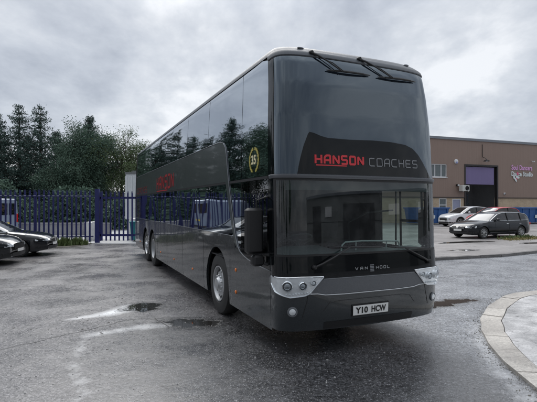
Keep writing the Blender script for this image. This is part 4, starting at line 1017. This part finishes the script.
# ---- white van behind the fence
VANP=mat('silver_blue_van_paint',(.24,.29,.38),.3,.2,1.5,.5,var=.05)
v_=empty('panel_van',(-14.8,25.0,.02),R(180),'pale silver-blue van behind the blue fence at the left edge','van')
m=MB(); m.grid([[(x,s*(w_+.0),z) for s,w_,z in ((-1,.90,.35),(-1,.97,.5),(-1,.98,1.2),(-1,.90,2.1-dz),(-1,.78,2.22-dz),(1,.78,2.22-dz),(1,.90,2.1-dz),(1,.98,1.2),(1,.97,.5),(1,.90,.35))] for x,dz in ((0,.06),(.05,0),(3.4,0),(3.9,.25),(4.5,.9),(5.1,1.05),(5.3,1.2))])
n=10; m.f.append(tuple(range(n))); m.build('body',VANP,v_,ang=30)
for s in (-1,1):
    m=MB(); m.box(-.03,.04,min(s*.84,s*.95),max(s*.84,s*.95),.85,1.35,.01); m.build('tail_light',REDL,v_)
    m=MB(); m.box(-.02,.0,min(s*.08,s*.75),max(s*.08,s*.75),1.3,1.95); m.build('rear_window',CARGL,v_)
    for x in (.9,4.3): m=MB(); m.lathe([(.2,-.1),(.33,-.1),(.34,.1),(.2,.1),(.02,.06)],24,Matrix.Translation((x,s*.85,.34))@Matrix.Rotation(-s*PI/2,4,'X')); m.build('wheel',RUBBER,v_)
m=MB(); m.box(-.06,.02,-.9,.9,.32,.46,.02); m.build('rear_bumper',BPLAST,v_); m=MB(); m.box(-.035,.0,-.26,.26,.75,.86); m.build('number_plate',mat('plate_yellow',(.75,.55,.05),.4),v_)
# ---- white box trailer behind the gate
BOXW=mat('ribbed_white_sheet',(.62,.65,.66),.4,var=.06); t_=empty('box_trailer',(-8.6,26.5,.02),R(0),'white ribbed box trailer standing behind the gate next to the coach tail','trailer')
m=MB(); m.box(0,6,0,2.4,1.0,3.72)
for k in range(20): m.box(k*.3,k*.3+.10,-.035,.0,1.02,3.6)
for k in range(8): m.box(-.035,0,k*.3,k*.3+.1,1.02,3.6)
m.build('box',BOXW,t_,smooth=False); m=MB(); m.box(-.04,6.04,-.04,2.44,3.72,3.84); m.box(.3,5.7,.3,2.1,3.84,3.95); m.build('roof_cap',mat('trailer_roof',(.16,.17,.17),.6),t_,smooth=False)
m=MB(); m.box(.1,5.9,.5,1.9,.75,1.0); m.build('chassis',BPLAST,t_,smooth=False)
for x in (1.0,2.1,5.0):
    for y in (.2,2.2): m=MB(); m.lathe([(.2,-.12),(.46,-.12),(.48,.12),(.2,.12),(.02,.08)],24,Matrix.Translation((x,y,.48))@AXY.inverted()); m.build('wheel',RUBBER,t_)
# small clutter glimpsed through the gate and fence
def bagheap(label,x,y,w_,h,mt,seed,name,cat):
    r_=random.Random(seed); m=MB(); rows=[]
    for j in range(7):
        t=j/6; rr=w_*(1-.25*t)*(.9+.1*math.sin(3*t)); rows.append([(rr*(1+.12*math.sin(3*a+seed))*math.cos(a)*abs(math.cos(a))**-.3 if abs(math.cos(a))>.1 else 0,rr*(1+.1*math.cos(2*a+seed))*math.sin(a),h*t+.03*math.sin(5*a)) for a in (2*PI*(k+.5)/24 for k in range(24))])
    m.grid(rows,True); n=len(m.v); m.f.append(tuple(range(n-24,n))); o=m.build(name,mt,None,ang=60,loc=(x,y,.02)); tag(o,label,cat); return o
BAG=mat('white_bag',(.62,.62,.60),.8,var=.15,bump=.5,bs=8,bd=.05)
bagheap('white bulk bag behind the fence, left of the gate post',-9.35,23.4,.42,.95,BAG,2,'bulk_bag','bag')
bagheap('white bulk bag behind the gate, next to the box trailer',-7.1,23.6,.45,1.15,BAG,4,'bulk_bag','bag')
bn=empty('wheeled_bin',(-6.75,22.6,.02),0,'teal wheeled bin glimpsed through the gate beside the coach tail','bin'); TEAL=mat('teal_plastic',(.03,.22,.24),.5)
m=MB(); m.grid([[(sx*(.22+.06*t),sy*(.24+.07*t),.08+.88*t) for sx,sy in ((-1,-1),(1,-1),(1,1),(-1,1))] for t in (0,1)],True); m.f.append((0,1,2,3)); m.build('bin_body',TEAL,bn,smooth=False)
m=MB(); m.box(-.31,.31,-.34,.36,.96,1.02,.01); m.build('lid',TEAL,bn)
for s in (-1,1): m=MB(); m.lathe([(.001,-.03),(.1,-.03),(.1,.03),(.001,.03)],16,Matrix.Translation((s*.22,.25,.1))@AXX); m.build('wheel',RUBBER,bn)
# ================================================================== BUILDING
BA=math.atan2(5.2,14.1); 
def ribbed(name,lo,hi,fr):
    m=bpy.data.materials.new(name); g=NG(nt(m)); b=g.n['Principled BSDF']; v=g.coord('Object'); sx=g.new('ShaderNodeSeparateXYZ'); g.link(v,sx.inputs[0])
    n=g.noise(v,.35,5,.6); n2=g.noise(g.coord('Object',(3,3,.12)),1.2,4,.6); c=g.mix(g.math('MULTIPLY_ADD',n2,.5,g.math('MULTIPLY',n,.5)),lo,hi); g.link(c,b.inputs['Base Color']); b.inputs['Roughness'].default_value=.55
    s=g.math('SINE',g.math('MULTIPLY',sx.outputs[0],2*PI*fr)); s=g.math('GREATER_THAN',s,.2); g.link(g.bump(s,.6,.03),b.inputs['Normal']); return m
def brickm(name,c1,c2,mo):
    m=bpy.data.materials.new(name); g=NG(nt(m)); b=g.n['Principled BSDF']; v=g.coord('Object',rot=(PI/2,0,0)); x=g.new('ShaderNodeTexBrick'); g.link(v,x.inputs[0])
    x.inputs['Scale'].default_value=1; x.inputs['Brick Width'].default_value=.225; x.inputs['Row Height'].default_value=.075; x.inputs['Mortar Size'].default_value=.006
    for k,cc in (('Color1',c1),('Color2',c2),('Mortar',mo)): x.inputs[k].default_value=(*cc,1)
    n=g.noise(g.coord(),.8,5,.6); c=g.mix(.35,x.outputs[0],g.ramp(n,[(.3,.25),(.7,.75)]),'OVERLAY'); g.link(c,b.inputs['Base Color']); b.inputs['Roughness'].default_value=.85; return m
CLAD=ribbed('brown_cladding',(.26,.185,.15),(.34,.245,.20),4.0); BRK=brickm('buff_brick',(.58,.45,.30),(.50,.37,.25),(.5,.46,.4)); ROOFM=mat('grey_capping',(.22,.24,.27),.45)
WFR=mat('white_upvc',(.78,.79,.80),.35); PURP=ribbed('purple_shutter',(.20,.16,.33),(.27,.22,.42),0.01); PGL=mat('window_pane',(.10,.13,.14),.08,0,1.7,var=.2)
bd=empty('industrial_unit',(17.1,46.0,.0),BA,'brown clad industrial unit on buff brick base with purple roller shutter','building')
X0,X1=-11,46; HZ=8.9; BZ=2.75
def wallpanels(mb,x0,x1,z0,z1,holes,y=0,t=.3):
    xs_=sorted({x0,x1}|{h[0] for h in holes}|{h[1] for h in holes}); zs_=sorted({z0,z1}|{h[2] for h in holes}|{h[3] for h in holes})
    xs_=[x for x in xs_ if x0<=x<=x1]; zs_=[z for z in zs_ if z0<=z<=z1]
    for a,b_ in zip(xs_,xs_[1:]):
        for c_,d in zip(zs_,zs_[1:]):
            if any(h[0]<=a and b_<=h[1] and h[2]<=c_ and d<=h[3] for h in holes): continue
            mb.add([(a,y,c_),(b_,y,c_),(b_,y,d),(a,y,d)],[(0,1,2,3)])
    for h in holes:
        a,b_,c_,d=max(h[0],x0),min(h[1],x1),max(h[2],z0),min(h[3],z1)
        if a>=b_ or c_>=d: continue
        mb.add([(a,y,c_),(a,y+t,c_),(a,y+t,d),(a,y,d)],[(0,1,2,3)]); mb.add([(b_,y,c_),(b_,y+t,c_),(b_,y+t,d),(b_,y,d)],[(3,2,1,0)])
        if h[3]<=z1: mb.add([(a,y,d),(b_,y,d),(b_,y+t,d),(a,y+t,d)],[(0,1,2,3)])
        if h[2]>=z0: mb.add([(a,y,c_),(b_,y,c_),(b_,y+t,c_),(a,y+t,c_)],[(3,2,1,0)])
W1=(-.45,1.95,4.82,6.22); DR=(4.45,8.95,-1,6.15); W2=(.95,1.95,1.10,2.60); W0=(-.75,-.05,1.1,2.60); DO=(2.70,3.85,-1,2.55)
extra=[(-8,-5.6,4.82,6.22)]; extral=[(-8.5,-6.5,1.1,2.6)]
m=MB(); wallpanels(m,X0,X1,BZ,HZ,[W1,DR]+extra); m.add([(X0,0,BZ),(X0,25,BZ),(X0,25,HZ),(X0,0,HZ),(X1,0,BZ),(X1,25,BZ),(X1,25,HZ),(X1,0,HZ)],[(0,1,2,3),(7,6,5,4),(1,5,6,2)]); m.build('cladding',CLAD,bd,smooth=False)
m=MB(); wallpanels(m,X0,X1,-.2,BZ-.03,[DR,W2,W0,DO]+extral,y=.05); m.add([(X0,.05,-.2),(X0,25,-.2),(X0,25,BZ),(X0,.05,BZ),(X1,.05,-.2),(X1,25,-.2),(X1,25,BZ),(X1,.05,BZ)],[(0,1,2,3),(7,6,5,4)]); m.build('brick_base',BRK,bd,smooth=False)
m=MB(); m.box(X0-.1,X1+.1,-.10,.12,HZ-.04,HZ+.22); m.box(X0-.1,X1+.1,.12,25,HZ-.02,HZ+.10); m.build('roof',ROOFM,bd,smooth=False)
m=MB()
for a,b_ in ((X0,DR[0]-.14),(DR[1]+.14,X1)): m.box(a,b_,-.035,.06,BZ-.10,BZ-.005)
m.build('cladding_flashing',mat('brown_flashing',(.06,.045,.04),.5),bd,smooth=False)
BRNF=mat('dark_frame',(.03,.027,.028),.5)
m=MB(); m.box(DR[0]-.14,DR[0]+.02,-.05,.28,0,DR[3]+.16); m.box(DR[1]-.02,DR[1]+.14,-.05,.28,0,DR[3]+.16); m.box(DR[0]+.02,DR[1]-.02,-.05,.28,DR[3]-.02,DR[3]+.16); m.build('door_frame',BRNF,bd,smooth=False)
m=MB(); k=0; z=4.15
while z<5.95: m.box(DR[0]+.02,DR[1]-.35,.10+.0,.14,z+.008,z+.098); m.box(DR[0]+.02,DR[1]-.35,.115,.14,z-.002,z+.008); z+=.10
m.build('roller_shutter',PURP,bd,smooth=False)
IN=mat('unit_interior',(.45,.46,.47),.8)
m=MB(); m.add([(DR[0]-2,.31,0),(DR[1]+2,.31,0),(DR[1]+2,5.5,0),(DR[0]-2,5.5,0),(DR[0]-2,.31,6.3),(DR[1]+2,.31,6.3),(DR[1]+2,5.5,6.3),(DR[0]-2,5.5,6.3)],[(3,2,6,7),(0,3,7,4),(2,1,5,6),(4,7,6,5),(0,1,2,3)]); m.build('unit_interior',IN,bd,smooth=False)
m=MB(); 
for k in range(5): m.box(4.9+k*.7,4.98+k*.7,3,3.05,.0,3.2)
for z in (1.0,2.0,3.0): m.box(4.9,7.8,2.9,3.6,z,z+.08)
m.build('racking',mat('racking_steel',(.16,.20,.24),.5),bd,smooth=False)
def window(h,mull,name='window'):
    a,b_,c_,d=h; m=MB(); f=.09; y0,y1=.06,.14
    m.box(a,b_,y0,y1,c_,c_+f); m.box(a,b_,y0,y1,d-f,d); m.box(a,a+f,y0,y1,c_+f,d-f); m.box(b_-f,b_,y0,y1,c_+f,d-f)
    for q in mull: x=a+(b_-a)*q; m.box(x-.045,x+.045,y0+.002,y1-.002,c_+f,d-f)
    w_=m.build('window',WFR,bd,smooth=False); m=MB(); m.add([(a,y1-.02,c_),(b_,y1-.02,c_),(b_,y1-.02,d),(a,y1-.02,d)],[(0,1,2,3)]); m.build('pane',PGL,w_,smooth=False)
    m=MB(); m.box(a-.05,b_+.05,-.05,.06,c_-.07,c_-.003); m.build('sill',WFR,w_,smooth=False)
    m=MB(); m.add([(a+f,y1+.15,c_),(a+(b_-a)*.42,y1+.15,c_),(a+(b_-a)*.42,y1+.15,d),(a+f,y1+.15,d)],[(0,1,2,3)]); m.build('blind',WFR,w_,smooth=False)
window(W1,(.36,.70)); window(W2,()); window(W0,())
m=MB(); m.box(W2[0]+.09,W2[1]-.09,.062,.138,1.85,1.93); m.build('transom',WFR,bd,smooth=False)
for h in extra: window(h,(.33,.66))
for h in extral: window(h,(.5,))
m=MB(); a,b_,c_,d=DO; m.box(a,b_,.08,.16,0,d-.06); dd=m.build('side_door',mat('pale_blue_door',(.36,.38,.52),.5),bd,smooth=False); m=MB(); m.box(a-.0,a+.09,.03,.078,0,d); m.box(b_-.09,b_,.03,.078,0,d); m.box(a+.09,b_-.09,.03,.078,d-.09,d); m.build('frame',WFR,dd,smooth=False); m=MB(); m.tube([(a+.2,.06,1.0),(a+.2,.02,1.0),(a+.34,.02,1.0)],.015,6); m.build('handle',CHROME,dd)
# things fixed on the wall
def wl(x,y,z): # building local -> world
    return (17.1+x*math.cos(BA)-y*math.sin(BA),46.0+x*math.sin(BA)+y*math.cos(BA),z)
ac=empty('air_conditioner',wl(3.85,-.45,2.95),BA,'white air conditioning unit bracketed to the brown wall left of the purple shutter','air conditioner')
ACW=mat('ac_white',(.66,.66,.62),.5,var=.1)
m=MB(); m.box(-.75,.70,-.35,.30,.10,1.05,.03); m.build('casing',ACW,ac); m=MB()
for rr in (.36,.29,.22,.15,.08): m.tube([(.18+rr*math.cos(t),-.37,.57+rr*math.sin(t)) for t in (2*PI*k/24 for k in range(25))],.012,5,False)
m.build('fan_grille',BPLAST,ac); m=MB(); m.lathe([(.37,0),(.001,.001)],24,T(.18,-.353,.57)@AXY.inverted()); m.build('fan_opening',BPLAST,ac); m=MB(); m.box(-.6,-.5,-.3,.44,.0,.1); m.box(.5,.6,-.3,.44,.0,.1); m.build('bracket',SILVER,ac,smooth=False); ac.scale=(.66,.8,.66); ac.location.z+=.35
al=empty('alarm_box',wl(3.15,0,6.55),BA,'round white alarm box high on the brown wall between the window and the shutter','alarm'); m=MB(); m.lathe([(.25,0),(.25,.08),(.20,.14),(.001,.16)],20,AXY.inverted()); m.build('cover',WFR,al); m=MB(); m.box(-.06,.06,-.17,-.14,-.2,-.02); m.build('lens',mat('blue_lens',(.05,.1,.5),.3),al)
fl_=empty('wall_lamp',wl(6.8,0,6.55),BA,'dark swan-neck lamp above the purple roller shutter','lamp'); m=MB(); m.tube([(0,-.02,2.0),(0,-.05,.6),(0,-.45,.45),(0,-.6,.3)],.03,6); m.build('arm',BPLAST,fl_); m=MB(); m.lathe([(.06,.16),(.20,.10),(.34,0),(.34,-.02)],20,T(0,-.6,.12)); m.build('lamp_shade',BPLAST,fl_); m=MB(); m.ball((0,-.6,.12),.09); m.build('bulb',WHITEL,fl_)
sm=empty('security_light',wl(3.3,0,4.0),BA,'small dark security light on the wall above the air conditioning unit','light'); m=MB(); m.box(-.14,.14,-.22,0,-.1,.12,.03); m.build('housing',BPLAST,sm); m=MB(); m.box(-.11,.11,-.235,-.222,-.07,.09); m.build('glass',WHITEL,sm)
s2=empty('sensor_box',wl(10.0,0,3.15),BA,'small white sensor box on the wall just right of the shutter','sensor'); m=MB(); m.box(-.11,.11,-.14,0,-.1,.12,.03); m.build('housing',WFR,s2); m=MB(); m.ball((0,-.15,-.02),.06); m.build('eye',BPLAST,s2)
s3=empty('wall_camera',wl(14.2,0,6.9),BA,'small pale camera high on the wall above the pink sign','camera'); m=MB(); m.box(-.08,.08,-.4,-.1,-.06,.06,.02); m.build('housing',WFR,s3); m=MB(); m.tube([(0,0,.1),(0,-.2,.05)],.02,6); m.build('bracket',WFR,s3)
sg_=empty('wall_sign',wl(11.05,0,4.75),BA,'raised pink and white lettering with a small dancer emblem on the brown wall','sign')
PINK=mat('pink_letters',(.80,.42,.74),.4); WHT=mat('white_letters',(.80,.86,.86),.4); HOT=mat('pink_emblem',(.72,.10,.22),.4)
f1=lambda u,v,o:(u,-.05-o,v)
m=MB(); text_font(m,'Soul Dancers',lambda u,v,o:(u,-.05-o,1.12+v),3.2,.58,.03); m.build('upper_lettering',PINK,sg_,smooth=False)
m=MB(); text_font(m,'Dance Studio',lambda u,v,o:(u,-.05-o,.42+v),3.3,.54,.03); m.build('lower_lettering',WHT,sg_,smooth=False)
def blade(mb,pts,o): mb.add([(x,-.075-o,z) for x,z in pts],[tuple(range(len(pts)))])
m=MB(); blade(m,ell(.92,.72,.14,.2,14,.5),.0); blade(m,ell(.80,.18,.10,.20,12,-.5),.001); m.build('emblem',HOT,sg_,smooth=False)
m=MB(); blade(m,ell(.92,.30,.3,.14,14,-.2),.002); blade(m,ell(.62,.02,.12,.28,12,.6),.003); blade(m,ell(.38,.30,.14,.2,12,.3),.0); m.build('emblem_shape',WHT,sg_,smooth=False)
# blue skips
BLUE=mat('blue_skip_paint',(.030,.11,.32),.5,var=.25,vs=3,bump=.2,bs=12,bd=.01)
def skip(label,x,y,rz,L_,H_,W_=1.9):
    e=empty('blue_skip',(x,y,.10),rz,label,'skip'); m=MB()
    pr=[(0,.12),(-.12,H_-.15),(-.12,H_)]
    o_=[(-.05,0,.12),(L_+.05,0,.12),(L_+.05,W_,.12),(-.05,W_,.12)]; t_=[(-.25,-.12,H_),(L_+.25,-.12,H_),(L_+.25,W_+.12,H_),(-.25,W_+.12,H_)]; i_=[(-.19,-.06,H_),(L_+.19,-.06,H_),(L_+.19,W_+.06,H_),(-.19,W_+.06,H_)]; b_=[(.05,.06,.2),(L_-.05,.06,.2),(L_-.05,W_-.06,.2),(.05,W_-.06,.2)]
    m.grid([o_,t_,i_,b_],True); m.f.append((0,3,2,1)); n=len(m.v); m.f.append((n-4,n-3,n-2,n-1)); m.build('body',BLUE,e,smooth=False)
    m=MB(); n_=int(L_/.75)
    for k in range(n_+1):
        x_=k*L_/n_
        for yy,s in ((0,-1),(W_,1)): m.add([(x_-.04,yy,.14),(x_+.04,yy,.14),(x_+.04,yy+s*.12,H_-.01),(x_-.04,yy+s*.12,H_-.01),(x_-.04,yy+s*.07,.14),(x_+.04,yy+s*.07,.14),(x_+.04,yy+s*.19,H_-.01),(x_-.04,yy+s*.19,H_-.01)],[(0,1,2,3),(4,5,6,7),(0,4,7,3),(1,5,6,2)])
    m.builds('rib',BLUE,e,smooth=False)
    m=MB(); m.box(-.30,L_+.30,-.22,-.13,H_-.10,H_+.02,.01); m.build('rim',BLUE,e); m=MB(); m.box(-.30,L_+.30,W_+.13,W_+.22,H_-.10,H_+.02,.01); m.build('rim',BLUE,e)
    for x_ in (.5,L_-.5): m=MB(); m.lathe([(.001,-.05),(.12,-.05),(.12,.05),(.001,.05)],14,T(x_,.2,.05)@AXY); m.build('castor',RUBBER,e)
    m=MB(); m.add([(L_*.35,-.125,.55),(L_*.35+.5,-.125,.55),(L_*.35+.5,-.155,.85),(L_*.35,-.155,.85)],[(0,1,2,3)]); m.build('notice',WHT,e,smooth=False)
    return e
skip('blue steel skip left of the white SUV, right beside the edge of the coach',13.75,39.8,BA,2.9,1.55)
skip('blue steel skip at the right edge of the photo, behind the black estate car',23.9,41.5,BA,4.4,1.55)
# ---- unit and trees behind the camera, mirrored in the windscreen
CL2=ribbed('grey_brown_cladding',(.20,.215,.215),(.27,.285,.285),3.0)
u=empty('workshop_building',(30,-34,0),R(62),'dark clad workshop with a brick base, across the road behind the camera','building')
m=MB(); m.box(0,48,-14,0,2.2,5.2); m.build('cladding',CL2,u,smooth=False); m=MB(); m.box(.05,47.95,-13.95,-.05,0,2.19); m.build('brick_base',CL2,u,smooth=False)
m=MB(); m.box(-.2,48.2,-14.2,.2,5.2,5.5); m.build('roof',ROOFM,u,smooth=False)
for x in (5,17,29,40): m=MB(); m.box(x,x+4.5,0.02,.10,0,4.2); m.build('roller_shutter',mat('grey_shutter',(.09,.095,.1),.5),u,smooth=False)
for x in (11.5,23.5,35): m=MB(); m.box(x,x+2.4,.02,.08,2.8,4.0); m.build('window',WFR,u,smooth=False)
for i,(x,y) in enumerate(((6,-38),(-4,-42),(-14,-40),(-26,-36),(-38,-26),(46,12))):
    again((t4,t1)[i%2],(x,y),i*1.7,.9,'tree behind the camera, not in the photo','trees behind the camera')
# ================================================================== CAMERA / LIGHT
cd=bpy.data.cameras.new('camera'); cam=bpy.data.objects.new('camera',cd); COL.objects.link(cam); SC.camera=cam
cam.location=(0,0,1.86); cam.rotation_euler=(PI/2,0,0); cd.sensor_width=36; cd.lens=440/537*36; cd.shift_y=4.3/537; cd.clip_end=3000; cd.clip_start=.05
w=bpy.data.worlds.new('World'); SC.world=w; w.use_nodes=True; g=NG(w.node_tree); bg=g.n['Background']
SUN_EL,SUN_AZ=R(50),R(-10)      # azimuth measured from +Y towards +X
sky=g.new('ShaderNodeTexSky'); sky.sky_type='NISHITA'; sky.sun_disc=False; sky.sun_elevation=SUN_EL; sky.sun_rotation=SUN_AZ
tc=g.new('ShaderNodeTexCoord'); sp=g.new('ShaderNodeSeparateXYZ'); g.link(tc.outputs['Generated'],sp.inputs[0])
zz=g.math('MAXIMUM',sp.outputs[2],0.0); zz=g.math('ADD',zz,.30)
cx=g.math('DIVIDE',sp.outputs[0],zz); cy=g.math('DIVIDE',sp.outputs[1],zz); cb=g.new('ShaderNodeCombineXYZ'); g.link(cx,cb.inputs[0]); g.link(cy,cb.inputs[1])
mp=g.new('ShaderNodeMapping'); mp.inputs['Location'].default_value=(3.1,1.7,0); mp.inputs['Scale'].default_value=(1,.8,1); g.link(cb.outputs[0],mp.inputs[0])
n1=g.noise(mp.outputs[0],1.25,7,.55,.25); n2=g.noise(mp.outputs[0],3.6,6,.6,.15)
nn=g.math('ADD',g.math('MULTIPLY',n1,.66),g.math('MULTIPLY',n2,.34))
cl=g.ramp(nn,[(.37,(3.3,3.6,4.15)),(.46,(4.5,4.82,5.35)),(.525,(5.6,5.88,6.3)),(.59,(7.2,7.38,7.65))])
zf=g.math('MULTIPLY_ADD',g.math('SMOOTH_MIN',g.math('MAXIMUM',g.math('SUBTRACT',sp.outputs[2],.38),0),.6,.1),2.4,1.0); cb2=g.new('ShaderNodeCombineXYZ'); bk_=g.math('MULTIPLY_ADD',g.math('SMOOTH_MAX',g.math('MULTIPLY',sp.outputs[1],-1),0,.2),-.62,1.0); zf=g.math('MULTIPLY',zf,bk_); [g.link(zf,cb2.inputs[k]) for k in range(3)]; cl=g.mix(1.0,cl,cb2.outputs[0],'MULTIPLY')
mx=g.mix(.93,sky.outputs[0],cl); g.link(mx,bg.inputs[0]); bg.inputs[1].default_value=.1
sd=bpy.data.lights.new('sun','SUN'); sd.energy=1.5; sd.angle=R(45); sd.color=(1,.97,.93); so=bpy.data.objects.new('sun',sd); COL.objects.link(so)
d=Vector((math.sin(SUN_AZ)*math.cos(SUN_EL),math.cos(SUN_AZ)*math.cos(SUN_EL),math.sin(SUN_EL))); so.rotation_euler=(-d).to_track_quat('-Z','Y').to_euler()
SC.view_settings.view_transform='Standard'; SC.view_settings.look='None'; SC.view_settings.gamma=1; SC.view_settings.exposure=.36; SC.view_settings.use_curve_mapping=False
SC.render.engine='CYCLES'; SC.cycles.max_bounces=8; SC.cycles.transparent_max_bounces=16
